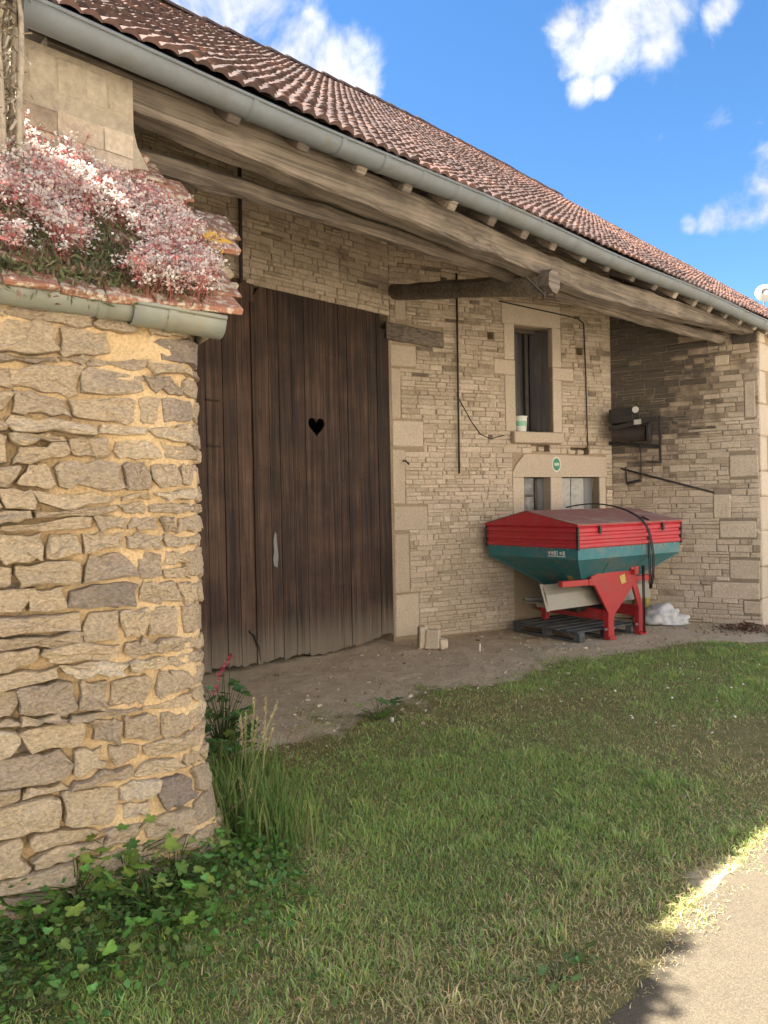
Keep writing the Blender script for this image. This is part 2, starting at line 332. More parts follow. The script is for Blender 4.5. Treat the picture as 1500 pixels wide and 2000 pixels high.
def veg_mat(name, rough=.55, trans=.25, spec=.3):
    m, nt, b = mat_new(name); c = attr(nt, 'Col', 'Color'); nt.links.new(c, b.inputs['Base Color']); b.inputs['Roughness'].default_value = rough; b.inputs['Specular IOR Level'].default_value = spec
    tr = nt.nodes.new('ShaderNodeBsdfTranslucent'); nt.links.new(c, tr.inputs['Color']); mx = nt.nodes.new('ShaderNodeMixShader'); mx.inputs[0].default_value = trans
    nt.links.new(b.outputs[0], mx.inputs[1]); nt.links.new(tr.outputs[0], mx.inputs[2]); nt.links.new(mx.outputs[0], nt.nodes['Material Output'].inputs['Surface']); return m
M['veg'] = veg_mat('foliage'); M['grass'] = veg_mat('grass_blades', .6, .3, .2); M['petal'] = veg_mat('petals', .8, .35, .1); M['drystem'] = veg_mat('dry_stems', .85, .15, .1)
# ------------------------------------------------------------------ ground, road
class Wall:
    """vertical wall frame: origin O, along t, outward normal o"""
    def __init__(s, A, B, out_hint):
        s.O = np.array([A[0], A[1], 0.0]); dd = np.array([B[0] - A[0], B[1] - A[1], 0.0]); s.L = np.linalg.norm(dd); s.t = dd / s.L
        s.o = np.array([s.t[1], -s.t[0], 0.0])
        if np.dot(s.o, np.array([out_hint[0], out_hint[1], 0.0])) < 0: s.o = -s.o
    def pt(s, a, z, off=0.0): return s.O + s.t * a + s.o * off + UZ * z
    def px(s, x, y, off=0.0):
        r = ray(x, y); c = np.dot(s.O + s.o * off - EYE, s.o); q = r * (c / np.dot(r, s.o)) + EYE
        return float(np.dot(q - s.O, s.t)), float(q[2])
    def rect(s, x0, y0, x1, y1, off=0.0):
        """axis-aligned wall rectangle from two photo corners (top-left, bottom-right)"""
        a, b = s.px(x0, y0, off), s.px(x1, y1, off); return min(a[0], b[0]), max(a[0], b[0]), min(a[1], b[1]), max(a[1], b[1])
K = 0.87
A0 = gnd(0, 1755) * K; E0 = gnd(380, 1650) * K
LOW = Wall(A0, E0, (0.5, -1))                                  # front face of the low outbuilding; s = 0 at the left edge of the photograph
LEND, LRAD = 0.66, 0.24                                         # straight until LEND, then rounded
def up_of(x, y): return x * D[0] + y * D[1], x * N[0] + y * N[1]
def gz(x, y):
    x = np.asarray(x, float); y = np.asarray(y, float)
    s = (x - LOW.O[0]) * LOW.t[0] + (y - LOW.O[1]) * LOW.t[1]; off = (x - LOW.O[0]) * LOW.o[0] + (y - LOW.O[1]) * LOW.o[1]
    dx = np.maximum(s - 0.8, 0); dy = np.maximum(off, 0)
    dist = np.sqrt(dx ** 2 + dy ** 2); mound = 0.2 * np.clip(1 - dist / 1.1, 0, 1) ** 1.5
    u, p = x * D[0] + y * D[1], x * N[0] + y * N[1]
    lawn = np.clip((p - 1.35) / .3, 0, 1)
    lump = np.clip((p - 3.6) / .5, 0, 1) * (.030 * (fbm(x * 3.1, y * 3.1, 3) - .5) + .018 * (fbm(x * 11, y * 11, 2) - .5))
    return mound + lump + lawn * (0.035 * (fbm(x * .8, y * .8, 3) - .5) + .012 * (fbm(x * 5, y * 5, 2) - .5)) - 0.01
def ground():
    ax = np.concatenate([[-400, -150, -60, -25, -12, -7, -5], np.arange(-4, 9.01, .07), [10, 12, 15, 20, 30, 60, 150, 400]])
    ay = np.concatenate([[-400, -150, -60, -25, -10, -5, -2, -.5], np.arange(.5, 13.01, .07), [14, 16, 20, 30, 60, 150, 400]])
    X, Y = np.meshgrid(ax, ay, indexing='ij'); Z = gz(X, Y); n1, n2 = X.shape
    V = np.stack([X.ravel(), Y.ravel(), Z.ravel()], 1); i = np.arange(n1 * n2).reshape(n1, n2)
    T = np.stack([i[:-1, :-1].ravel(), i[1:, :-1].ravel(), i[1:, 1:].ravel(), i[:-1, 1:].ravel()], 1)
    m, nt, b = mat_new('ground_soil_and_turf')
    dirt = attr(nt, 'tint'); n1_ = noise(nt, 3.2, 6, .7); n2_ = noise(nt, 30, 6, .75); n3 = noise(nt, 9, 5, .7)
    soil = ramp(nt, mth(nt, 'ADD', mth(nt, 'MULTIPLY', n1_, .7), mth(nt, 'MULTIPLY', n2_, .35)), [(.25, (.42, .33, .23)), (.5, (.64, .525, .385)), (.72, (.74, .625, .48))])
    soil = mixc(nt, mth(nt, 'MULTIPLY', smooth(nt, n3, .55, .68), .5), soil, (.70, .60, .45))
    soil = mixc(nt, mth(nt, 'MULTIPLY', smooth(nt, noise(nt, 5.5, 6, .75), .58, .72), .4), soil, (.30, .235, .16))
    turf = ramp(nt, mth(nt, 'ADD', mth(nt, 'MULTIPLY', n3, .6), mth(nt, 'MULTIPLY', n2_, .4)), [(.3, (.14, .14, .055)), (.55, (.24, .215, .095)), (.75, (.38, .31, .17))])
    setc(nt, b, mixc(nt, smooth(nt, mth(nt, 'ADD', dirt, mth(nt, 'MULTIPLY_ADD', n3, .5, -.25)), .35, .65), turf, soil))
    b.inputs['Roughness'].default_value = .97; b.inputs['Specular IOR Level'].default_value = .15; bump(nt, b, mth(nt, 'ADD', n2_, mth(nt, 'MULTIPLY', n3, .8)), .9, .03)
    xx, yy = V[:, 0], V[:, 1]; tint = dirt_mask(xx, yy)
    return tag(np_mesh('ground', V, T, m, None, tint, nside=4, smooth=True), kind='structure')
DIRT_U = np.array([-5, 1.9, 2.4, 3.0, 3.6, 5.1, 6.3, 7.5, 8.6, 9.6, 11, 14]); DIRT_P = np.array([9, 9, 4.55, 4.45, 4.55, 4.66, 4.5, 4.31, 3.95, 3.3, 3.0, 3.0])
def dirt_mask(x, y):
    u, p = up_of(x, y); e = np.interp(u, DIRT_U, DIRT_P) + 1.1 * (fbm(x * 1.6, y * 1.6, 4) - .5)
    far = np.clip((p - e) / .6 + .5, 0, 1); near = np.clip((1.40 - p + .6 * (fbm(x * 2 + 9, y * 2, 3) - .5)) / .3 + .2, 0, 1)
    return np.maximum(far, near)
ground()
def road():
    us = np.arange(-30, 45, .12); e = 1.36 + .22 * (fbm(us * .9, us * 0 + 3.3, 3) - .5) + .07 * (fbm(us * 6, us * 0 + 8, 2) - .5)
    V = []; T = []
    cols = [1.0, .55, .2, 0, -.6, -1.3, -2.0, -2.6]
    for u, ee in zip(us, e):
        for c in cols:
            p = ee * c if c > 0 else c
            q = W(u, p, 0); g = float(gz(q[0], q[1])); V.append((q[0], q[1], max(g + .006, -.004 + .02 * min(1, (ee - p) / 1.0))))
    k = len(cols); n = len(us); i = np.arange(n * k).reshape(n, k)
    T = np.stack([i[:-1, :-1].ravel(), i[:-1, 1:].ravel(), i[1:, 1:].ravel(), i[1:, :-1].ravel()], 1)
    m, nt, b = mat_new('worn_asphalt'); g = noise(nt, 140, 4, .8); n1 = noise(nt, 2.2, 5, .6)
    vo = nt.nodes.new('ShaderNodeTexVoronoi'); vo.inputs['Scale'].default_value = 240; gp = nt.nodes.new('ShaderNodeNewGeometry'); nt.links.new(gp.outputs['Position'], vo.inputs['Vector'])
    cell = nt.nodes.new('ShaderNodeSeparateColor'); nt.links.new(vo.outputs['Color'], cell.inputs[0])
    c = ramp(nt, mth(nt, 'ADD', mth(nt, 'MULTIPLY', cell.outputs[0], .55), mth(nt, 'MULTIPLY', n1, .45)), [(.1, (.058, .047, .032)), (.5, (.09, .073, .049)), (.85, (.135, .11, .074))])
    setc(nt, b, c); b.inputs['Roughness'].default_value = .92; bump(nt, b, mth(nt, 'SUBTRACT', g, vo.outputs['Distance']), .35, .003)
    tag(np_mesh('road', V, T, m, nside=4, smooth=True), kind='structure')
road()
# ------------------------------------------------------------------ the barn
PF, PG, PD = 3.71, 3.45, 6.78                                     # front of the piers, gutter rim, door wall (distances along N)
ZG, RP_, ZR = 4.03, 8.6, 8.12; MS = (ZR - ZG) / (RP_ - PG)        # gutter height, ridge
def zroof(p): return ZG + MS * (p - PG)
U0, U1 = 1.24, 13.5                                             # the two gable ends
barn = empty('barn', W(1.5, PF, 0), 'long rubble stone barn with red-brown tiled roof and open recess', 'barn')
P0 = W(6.68, PD, 0); PR = gnd(1490, 1222); 
WW = Wall(P0, P0 + np.array([math.cos(math.radians(25)), math.sin(math.radians(25)), 0]) * 3.64, (.4, -.9))     # wall with the two windows
QI = WW.pt(3.64, 0)
RW = Wall(QI, PR, (-.5, -.86))                                  # return wall on the right
DW = Wall(W(1.8, PD, 0), P0, -N)                                # wall with the big door, runs along D
FW = Wall(PR, PR + D * 2.9, -N)                                 # short stretch of front right of the return wall
def wall_mesh(w, holes, name, mat, th=.45, s0=0.0, s1=None, zt=None, zb=-.12):
    """front face with openings that have real reveals, a back and the ends"""
    s1 = w.L if s1 is None else s1; mb = MB()
    ss = sorted({s0, s1, *[h[0] for h in holes], *[h[1] for h in holes]}); zs = sorted({zb, *[h[2] for h in holes], *[h[3] for h in holes]})
    ss = [q for q in ss if s0 <= q <= s1]
    top = lambda s: zt(s)
    def hole(a, b, c, d_):
        for h in holes:
            if h[0] - 1e-6 <= a and b <= h[1] + 1e-6 and h[2] - 1e-6 <= c and d_ <= h[3] + 1e-6: return h
    for a, b in zip(ss, ss[1:]):
        for i, c in enumerate(zs):
            e = zs[i + 1] if i + 1 < len(zs) else None
            za, zb2 = (e, e) if e is not None else (top(a), top(b))
            h = hole(a, b, c, e) if e is not None else None
            if h is None: mb.add([w.pt(a, c), w.pt(b, c), w.pt(b, zb2), w.pt(a, za)], [(0, 1, 2, 3)])
    for h in holes:
        a, b, c, e, dp = h[:5]
        q = [w.pt(a, c), w.pt(b, c), w.pt(b, e), w.pt(a, e)]; r = [w.pt(a, c, -dp), w.pt(b, c, -dp), w.pt(b, e, -dp), w.pt(a, e, -dp)]
        mb.add(q + r, [(0, 1, 5, 4), (1, 2, 6, 5), (2, 3, 7, 6), (3, 0, 4, 7)] + ([(4, 5, 6, 7)] if len(h) < 6 and dp < th - .01 else []))
    f = [w.pt(s0, zb), w.pt(s1, zb), w.pt(s1, top(s1)), w.pt(s0, top(s0))]; k = [w.pt(s0, zb, -th), w.pt(s1, zb, -th), w.pt(s1, top(s1), -th), w.pt(s0, top(s0), -th)]
    mb.add(f + k, [(0, 3, 7, 4), (1, 5, 6, 2), (3, 2, 6, 7)])
    return mb.build(name, mat, barn)
STONES = []                                                     # (score, verts, faces, tint, parent)
def rubble(w, parent, s0, s1, z0, zt, holes, hc=(.045, .085), wd=(.10, .30), pr=(.004, .022), joint=.0048, tintf=None, start_off=0):
    z = z0
    while True:
        h = random.uniform(*hc)
        if z + h > max(zt(s0), zt(s1)): break
        # free intervals in this course
        iv = [(s0, s1)]
        for hh in holes:
            if z + h > hh[2] + .01 and z < hh[3] - .01:
                nv = []
                for a, b in iv:
                    if hh[1] <= a or hh[0] >= b: nv.append((a, b)); continue
                    if hh[0] - a > .03: nv.append((a, hh[0]))
                    if b - hh[1] > .03: nv.append((hh[1], b))
                iv = nv
        for a, b in iv:
            s = a
            while s < b - 1e-4:
                L = random.uniform(*wd) * random.choice((.6, 1, 1, 1.3)); e = s + L
                if b - e < .06: e = b
                if z + h < zt((s + e) / 2) - .01:
                    # some stones are split into two thin ones
                    parts = [(z, z + h)] if random.random() < .8 or h < .06 else [(z, z + h * .5), (z + h * .5, z + h)]
                    for za, zb in parts:
                        j = lambda k=.012: random.uniform(-k, k) * .6
                        p = random.uniform(*pr); g = joint * random.uniform(.5, 1.6)
                        A = [(s + g, za + g * .7 + j(.006)), (e - g, za + g * .7 + j(.006)), (e - g + j(.01), zb - g * .7 + j(.006)), (s + g + j(.01), zb - g * .7 + j(.006))]
                        mx, mz = (s + e) / 2, (za + zb) / 2; ins = min(.012, (zb - za) * .2)
                        Bq = [(q[0] + (ins if q[0] < mx else -ins), q[1] + (ins if q[1] < mz else -ins)) for q in A]
                        V = [w.pt(q[0], q[1], -.01) for q in A] + [w.pt(q[0], q[1], p * .55 + .002) for q in A] + [w.pt(q[0], q[1], p + random.uniform(-.004, .004)) for q in Bq]
                        Fs = [(8, 9, 10, 11)] + [(k, (k + 1) % 4, (k + 1) % 4 + 4, k + 4) for k in range(4)] + [(k + 4, (k + 1) % 4 + 4, (k + 1) % 4 + 8, k + 8) for k in range(4)]
                        t = min(1, max(0, random.gauss(.5, .17)))
                        if tintf: t = tintf((s + e) / 2, mz, t)
                        c = w.pt(mx, mz); x, y = proj(c); vis = 0 <= x <= 1500 and 0 <= y <= 2000
                        sc = (e - s) * (zb - za) / np.dot(c - EYE, c - EYE) * (1 if vis else 1e-4)
                        STONES.append((sc, V, Fs, t, parent))
                s = e
        z += h
def place_stones(limit=300):
    """the stones that show largest are parts of their own, the rest of each wall is one joined part"""
    order = sorted(range(len(STONES)), key=lambda i: -STONES[i][0]); big = set(order[:limit]); rest = {}
    for i, (sc, V, Fs, t, par) in enumerate(STONES):
        if i in big: MB().add(V, Fs, t).build('stone', M['rubble'], par)
        else: rest.setdefault(par.name, (par, MB()))[1].add(V, Fs, t)
    for par, mb in rest.values(): tag(mb.build('rubble_stones', M['rubble'], par), kind='stuff')
# --- openings, measured in the photograph on each wall's own plane
wtop = lambda w: (lambda s: zroof(float(np.dot(w.pt(s, 0), N))) - .16)
dr0, dr1, dz1 = 1.55, 4.86, 4.16                                # door opening on DW (s = u - 1.8)
win = WW.rect(1003, 633, 1080, 845); lowa = WW.rect(1022, 932, 1077, 1100); lowb = WW.rect(1097, 934, 1172, 1100)
lowa = (lowa[0], lowa[1], 1.15, lowa[3]); lowb = (lowb[0], lowb[1], 1.15, lowb[3] + .0)
lowb = (lowb[0], lowb[1], 1.15, lowa[3])
nich1 = WW.rect(1037, 868, 1073, 882); nich2 = WW.rect(1114, 874, 1150, 888); sq = WW.rect(951, 648, 964, 663); put = WW.rect(1123, 678, 1137, 694)
nich = [(*nich1, .12), (*nich2, .18), (*sq, .15), (*put, .12)]
zs_w = wtop(WW)
w_door = wall_mesh(DW, [(dr0, dr1, -.12, dz1, .45, 1)], 'wall', M['rubble_mortar'], zt=wtop(DW))
w_win = wall_mesh(WW, [(*win, .45, 1), (*lowa, .45, 1), (*lowb, .45, 1)] + nich, 'wall', M['rubble_mortar'], zt=zs_w)
w_ret = wall_mesh(RW, [], 'wall', M['soot_shade_mortar'], zt=wtop(RW))
w_frt = wall_mesh(FW, [], 'wall', M['rubble_mortar'], zt=lambda s: zroof(PF) - .16)
tag(w_win, 'rubble wall with the two windows'); tag(w_ret, 'return wall on the right, darkened by soot and painted-in corner shade'); tag(w_door, 'wall around the big boarded door')
# dressed stones: quoins beside the door, window surrounds
def dressed(parent, w, r, name, off=.02, depth=.2, ch=.008, jit=.004, mat='dressed', tint=None):
    a, b, c, e = r; mb = MB()
    chambox(mb, w.pt((a + b) / 2, (c + e) / 2, off - depth / 2), w.t, w.o, UZ, (b - a) / 2, depth / 2, (e - c) / 2, ch, random.uniform(.3, .8) if tint is None else tint, jit)
    return mb.build(name, M[mat], parent)
blocks = []
qz = [(672, 715, 812), (718, 818, 782), (821, 873, 826), (877, 985, 791), (988, 1038, 835), (1042, 1158, 800), (1161, 1246, 818)]
for ya, yb, xr in qz:
    za, zb = WW.px(775, ya)[1], WW.px(775, yb)[1]; e = WW.px(xr, (ya + yb) / 2)[0]
    blocks.append((.0, e, max(zb, .0), za))
for r in blocks: dressed(w_win, WW, (r[0] + .004, r[1] - .004, r[2] + .004, r[3] - .004), 'quoin', .018, .2, .012, .008)
lint = WW.rect(975, 588, 1090, 633); lint = (WW.px(978, 600)[0], WW.px(1092, 610)[0], win[3], WW.px(1000, 590)[1])
jl = (WW.px(984, 700)[0], win[0], win[2], win[3]); jr = (win[1], WW.px(1095, 700)[0], win[2], win[3])
mbz, mtz = WW.px(985, 731)[1], WW.px(985, 702)[1]; mb2, mt2 = WW.px(1085, 743)[1], WW.px(1085, 718)[1]
ml = (WW.px(964, 715)[0], win[0], mbz, mtz); mr_ = (win[1], WW.px(1119, 730)[0], mb2, mt2)
sill = (WW.px(997, 855)[0], WW.px(1094, 858)[0], WW.px(1040, 866)[1], win[2])
upper = MB(); chambox(upper, WW.pt((win[0] + win[1]) / 2, win[3] - .03, -.24), WW.t, WW.o, UZ, (win[1] - win[0]) / 2 - .005, .03, .028, .004)
w_up = upper.build('window', M['darkwood'], barn); tag(w_up, 'tall upper window, dark inside, one board shutter ajar')
dressed(w_up, WW, lint, 'lintel', .02)
for r in ((jl[0], jl[1], jl[2], mbz - .004), (jl[0], jl[1], mtz + .004, jl[3] - .004), (jr[0], jr[1], jr[2], mb2 - .004), (jr[0], jr[1], mt2 + .004, jr[3] - .004), ml, mr_): dressed(w_up, WW, r, 'jamb', .016 if r not in (ml, mr_) else .02, .25)
dressed(w_up, WW, (sill[0], sill[1], sill[2], sill[3] - .004), 'sill', .1, .4, .012, .004)
# shutters inside the upper window: fixed dark boards and one leaf ajar
mb = MB(); bw = (win[1] - win[0]) * .74 / 5
for i in range(5): 
    b = MB(); chambox(b, WW.pt(win[0] + bw * (i + .5), (win[2] + win[3]) / 2, -.33 - .004 * (i % 2)), WW.t, WW.o, UZ, bw / 2 - .002, .012, (win[3] - win[2]) / 2 - .02, .003, random.random()); b.build('shutter_board', M['shutter'], w_up)
b = MB(); a_ = WW.pt(win[1] - .02, (win[2] + win[3]) / 2, -.06); q_ = WW.pt(win[1] - .16, (win[2] + win[3]) / 2, -.30); tt = nz(q_ - a_); bar(b, a_ - UZ * 0, q_, .03, win[3] - win[2] - .06, UZ, .004, .6); b.build('shutter_leaf', M['shutter'], w_up)
b = MB(); bar(b, WW.pt(win[0] + .60 * (win[1] - win[0]), win[2] + .01, -.27), WW.pt(win[0] + .60 * (win[1] - win[0]), win[3] - .06, -.27), .05, .04, WW.o, .004, .2); b.build('post', M['darkwood'], w_up)
# lower pair of windows with a shared lintel and a mullion
ll = (WW.px(1001, 980)[0], WW.px(1183, 920)[0]); ltz = WW.px(1090, 888)[1]; lbz = lowa[3]
mb = MB(); poly = [(ll[0] - .0, lbz), (ll[1], lbz), (ll[1], ltz - .03), (ll[0] + .55, ltz), (ll[0] + .2, ltz), (ll[0] + .05, ltz - .16), (ll[0] - .005, ltz - .26)]
extrude_poly(mb, [WW.pt(a, z, .022) for a, z in poly], -WW.o * .22)
w_lo = mb.build('window', M['dressed'], barn); tag(w_lo, 'low pair of small windows under one chamfered lintel')
for r in ((ll[0] + .004, lowa[0], .9, lbz - .004), (lowa[1], lowb[0], .9, lbz - .004), (lowb[1], ll[1] - .02, .9, lbz - .004)): dressed(w_lo, WW, r, 'jamb', .016, .25, tint=.75)
dressed(w_lo, WW, (ll[0], ll[1], 1.04, 1.15), 'sill', .07, .35)
ra = (lowa[0], lowa[1], lowa[2], lowa[3])
b = MB(); mid = lowa[0] + .68 * (lowa[1] - lowa[0]); bar(b, WW.pt(mid, 1.16, -.14), WW.pt(mid, lbz - .01, -.14), .05, .03, WW.o); x_ = lowa[0] + .2 * (lowa[1] - lowa[0]); bar(b, WW.pt(x_, 1.16, -.14), WW.pt(x_, lbz - .01, -.14), .035, .03, WW.o)
bar(b, WW.pt(lowa[0] + .02, 1.83, -.14), WW.pt(mid, 1.83, -.14), .03, .025, WW.o); b.build('frame', M['darkwood'], w_lo)
for z0_, z1_ in ((1.16, 1.815), (1.845, lbz - .01)):
    b = MB(); chambox(b, WW.pt((x_ + mid) / 2, (z0_ + z1_) / 2, -.15), WW.t, WW.o, UZ, (mid - x_) / 2 - .02, .003, (z1_ - z0_) / 2, .001); b.build('pane', M['glass'], w_lo)
b = MB(); chambox(b, WW.pt((lowa[0] + x_) / 2, (1.16 + lbz) / 2, -.155), WW.t, WW.o, UZ, (x_ - lowa[0]) / 2 - .004, .006, (lbz - 1.18) / 2, .002, .4); b.build('side_board', M['greywood'], w_lo)
b = MB(); chambox(b, WW.pt((lowa[1] + mid) / 2 + .02, (1.16 + lbz) / 2, -.16), WW.t, WW.o, UZ, (lowa[1] - mid) / 2 - .02, .006, (lbz - 1.18) / 2, .002, .3); b.build('side_board', M['greywood'], w_lo)
wl = lowb[1] - lowb[0]
for f0, f1, mt in ((.02, .34, 'paper'), (.36, .70, 'paper'), (.73, .98, 'greywood')):
    b = MB(); chambox(b, WW.pt(lowb[0] + wl * (f0 + f1) / 2, (1.16 + lbz) / 2, -.11 - .04 * (mt == 'greywood')), WW.t, WW.o, UZ, wl * (f1 - f0) / 2, .012, (lbz - 1.18) / 2, .003, .7); b.build('shutter_board', M[mt], w_lo)
# stones left visible in the niches
for r in (nich1, nich2):
    for k in range(2): dressed(w_win, WW, (r[0] + .02 + k * (r[1] - r[0]) * .45, r[0] + .02 + k * (r[1] - r[0]) * .45 + (r[1] - r[0]) * .35, r[2] + .005, r[2] + (r[3] - r[2]) * .7), 'brick', -.05, .06, .01, .006, 'rubble')
# timber lintel stub right of the door
lt = (WW.px(765, 640)[0], WW.px(862, 660)[0], WW.px(800, 672)[1], WW.px(800, 640)[1])
mb = MB(); timber(mb, resample([WW.pt(lt[0] - .1, (lt[2] + lt[3]) / 2 + .03, -.02), WW.pt(lt[1], (lt[2] + lt[3]) / 2 - .03, -.02)], .12), .16, lt[3] - lt[2], WW.o, UZ, .008, .015); mb.build('timber_lintel', M['beam'], w_win)
up1 = (WW.px(770, 580)[0], WW.px(792, 625)[0], WW.px(780, 625)[1], WW.px(780, 582)[1]); dressed(w_win, WW, up1, 'quoin', .015, .2, tint=.1)
pale1 = WW.rect(948, 562, 980, 578); dressed(w_win, WW, pale1, 'quoin', .03, .2, tint=1.0)
# rubble
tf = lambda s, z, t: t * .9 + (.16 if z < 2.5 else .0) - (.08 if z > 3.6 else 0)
hw = [(win[0] - .0, win[1] + .0, win[2], win[3]), lint, jl, jr, ml, mr_, sill, (ll[0], ll[1], 0, ltz), nich1, nich2, sq, put, lt, up1, pale1] + blocks
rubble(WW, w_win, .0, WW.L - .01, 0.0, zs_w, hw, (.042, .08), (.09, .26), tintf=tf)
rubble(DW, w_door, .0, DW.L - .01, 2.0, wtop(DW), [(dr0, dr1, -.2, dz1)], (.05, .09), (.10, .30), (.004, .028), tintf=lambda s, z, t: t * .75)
big = []
for (x0, y0, x1, y1) in ((1453, 745, 1476, 815), (1393, 966, 1428, 1012), (1405, 1018, 1478, 1050), (1425, 1094, 1485, 1132), (1390, 1136, 1484, 1172), (1395, 695, 1424, 712), (1424, 890, 1482, 930), (1452, 1174, 1488, 1200), (1440, 640, 1477, 668)):
    big.append(RW.rect(x0, y0, x1, y1))
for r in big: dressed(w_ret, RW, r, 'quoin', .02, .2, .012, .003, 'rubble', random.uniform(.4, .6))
soot = lambda s, z, t: t * .8 + .08 * (s / 2) - .5 * max(0, min(1, (z - 1.7) / 1.0)) * max(0, min(1, (1.7 - s) / 1.0)) - .25 * max(0, min(1, (z - 2.4) / 1.2))  # soot stain and inner-corner shade, both painted into the stone tint
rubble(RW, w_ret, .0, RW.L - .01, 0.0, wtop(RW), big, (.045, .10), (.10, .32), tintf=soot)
rubble(FW, w_frt, .0, FW.L, 0.0, lambda s: zroof(PF) - .2, [(0, .35, 0, 4)], (.06, .12), (.12, .4))
z = .0
while z < 4.0:
    h = random.uniform(.28, .5); dressed(w_frt, FW, (-.012, random.choice((.22, .36)), z + .004, min(z + h, 4.05) - .004), 'quoin', .012, .3, .015, .008, 'dressed', random.uniform(.5, .9)); z += h
# left pier: end of the gable wall
pier = MB(); f0, f1 = U0 + .0, 1.8
for z0_, z1_, a, b_ in ((-.1, 3.52, f0, f1 + .0), (3.52, 3.86, f0, f1)):
    pass
prof = [(f0, -.1), (f1 + .14, -.1), (f1 + .13, 3.44), (f1 + .09, 3.54), (f1 + .02, 3.66), (f1, 3.74), (f1, 4.0), (f0, 4.0)]
extrude_poly(pier, [W(u, PF, z) for u, z in prof], N * .6); o_pier = pier.build('pier', M['plaster'], barn); tag(o_pier, 'rendered left pier under the end of the beam')
PW = Wall(W(f0, PF, 0), W(f1, PF, 0), -N)
us = [0.03, .16, .30, .42, .555]
rubble(PW, o_pier, .0, .555, 2.3, lambda s: 3.80, [], (.07, .15), (.12, .30), (.004, .02), tintf=lambda s, z, t: t * .7)
place_stones(300)
for a, b_ in zip(us, us[1:]): dressed(o_pier, PW, (a + .003, b_ - .003, 3.80 + random.uniform(-.01, .01), 3.97), 'ashlar', .005, .15, .008, .006, 'plaster', random.uniform(.5, .9))
# gables, back wall and side of the recess (mostly out of sight)
mb = MB()
def slab(mb, a, b, th, z0, za, zb):
    a, b = np.asarray(a), np.asarray(b); t = nz(b - a); s = np.array([-t[1], t[0], 0]) * th
    q = [a + UZ * z0, b + UZ * z0, b + UZ * zb, a + UZ * za]; r = [x + s for x in q]; mb.add(q + r, [(0, 1, 2, 3), (7, 6, 5, 4), (0, 4, 5, 1), (1, 5, 6, 2), (2, 6, 7, 3), (3, 7, 4, 0)])
pb = 2 * RP_ - PF
for u in (U0, U1 - .5):
    for pa, pe in ((PF + .6 if u == U0 else PF + .02, RP_), (RP_, pb)):
        zr = lambda p: zroof(p if p <= RP_ else 2 * RP_ - p) - .16
        slab(mb, W(u + .5, pa, 0), W(u + .5, pe, 0), .5, -.1, zr(pa), zr(pe))
slab(mb, W(U0, pb, 0), W(U1, pb, 0), .5, -.1, zroof(PF) - .16, zroof(PF) - .16)
mb.build('wall', M['plaster'], barn)
# --- the big door: board leaves with ragged feet, a heart cut out of one board
door = MB()
for z in (.7, 2.1, 3.6): chambox(door, DW.pt((dr0 + dr1) / 2, z, -.10), DW.t, DW.o, UZ, (dr1 - dr0) / 2 - .02, .025, .08, .006)
o_door = door.build('door', M['door'], barn); tag(o_door, 'tall dark brown boarded barn door with a heart cut-out')
split = 4.62 - 1.8; s = dr0 - .02; joints = []
hs0, hs1 = 5.30 - 1.8, 5.63 - 1.8
while s < dr1 + .03:
    w_ = random.uniform(.12, .21); e = s + w_
    if s < split < e + .05: e = split
    if s < hs0 < e + .07: e = hs0
    if abs(s - hs0) < 1e-6: e = hs1
    if dr1 + .04 - e < .09: e = dr1 + .04
    joints.append((s, e)); s = e + 1e-9
foot = lambda s: .035 + .02 * math.sin(s * 3) + (.05 if 3.45 < s < 3.6 else 0) + max(0, (s - 4.3)) * .10
for (a, b_) in joints:
    left = b_ <= split + 1e-6; off = .012 if left else -.004; off += random.uniform(-.004, .004); top = 4.19 if left else 4.175
    zb = foot((a + b_) / 2) + random.uniform(-.02, .025); t = random.gauss(.5, .2)
    g = .0035; A, B = a + g, b_ - g
    n = 5; botp = [(A + (B - A) * i / n, zb + random.uniform(-.012, .02)) for i in range(n + 1)]
    topl = [(B, top), (A, top)]
    if not left and a < split + .14:                             # rounded corner of the right leaf
        topl = [(B, top), (A + .10, top - .004), (A + .045, top - .05), (A, top - .13)] if a <= split + 1e-6 else topl
    if b_ > dr1: topl = [(B, top - .2), (A + .06, top - .2), (A + .06, top - .02), (A, top - .02)]
    outer = botp + topl; mb = MB()
    if abs(a - hs0) < 1e-6:
        hc, hz = 5.465 - 1.8, 2.68; heart = []
        for k in range(28):
            q = 2 * math.pi * k / 28; heart.append((hc + .0078 * 16 * math.sin(q) ** 3, hz + .0078 * (13 * math.cos(q) - 5 * math.cos(2 * q) - 2 * math.cos(3 * q) - math.cos(4 * q))))
        rings = [outer, heart]; allp = outer + heart
        for dp in (off, off - .032):
            tris = tessellate_polygon([[Vector((x, zz, 0)) for x, zz in r] for r in rings]); mb.add([DW.pt(x, zz, dp) for x, zz in allp], [tuple(q) for q in tris], t)
        for r in rings:
            n_ = len(r); mb.add([DW.pt(x, zz, off) for x, zz in r] + [DW.pt(x, zz, off - .032) for x, zz in r], [(i, (i + 1) % n_, (i + 1) % n_ + n_, i + n_) for i in range(n_)], t)
    else: extrude_poly(mb, [DW.pt(x, zz, off) for x, zz in outer], -DW.o * .032, t)
    mb.build('plank', M['door'], o_door)
nails = MB()
for (a, b_) in joints:
    for zz in (.66, .76, 2.06, 2.16, 3.55, 3.65):
        for f in (.25, .75):
            if random.random() < .85: disc(nails, DW.pt(a + (b_ - a) * f + random.gauss(0, .006), zz + random.gauss(0, .012), .012 if b_ <= split + 1e-6 else -.002), DW.o, .0065, .012, 7)
tag(nails.build('nail_heads', M['iron'], o_door), kind='stuff')
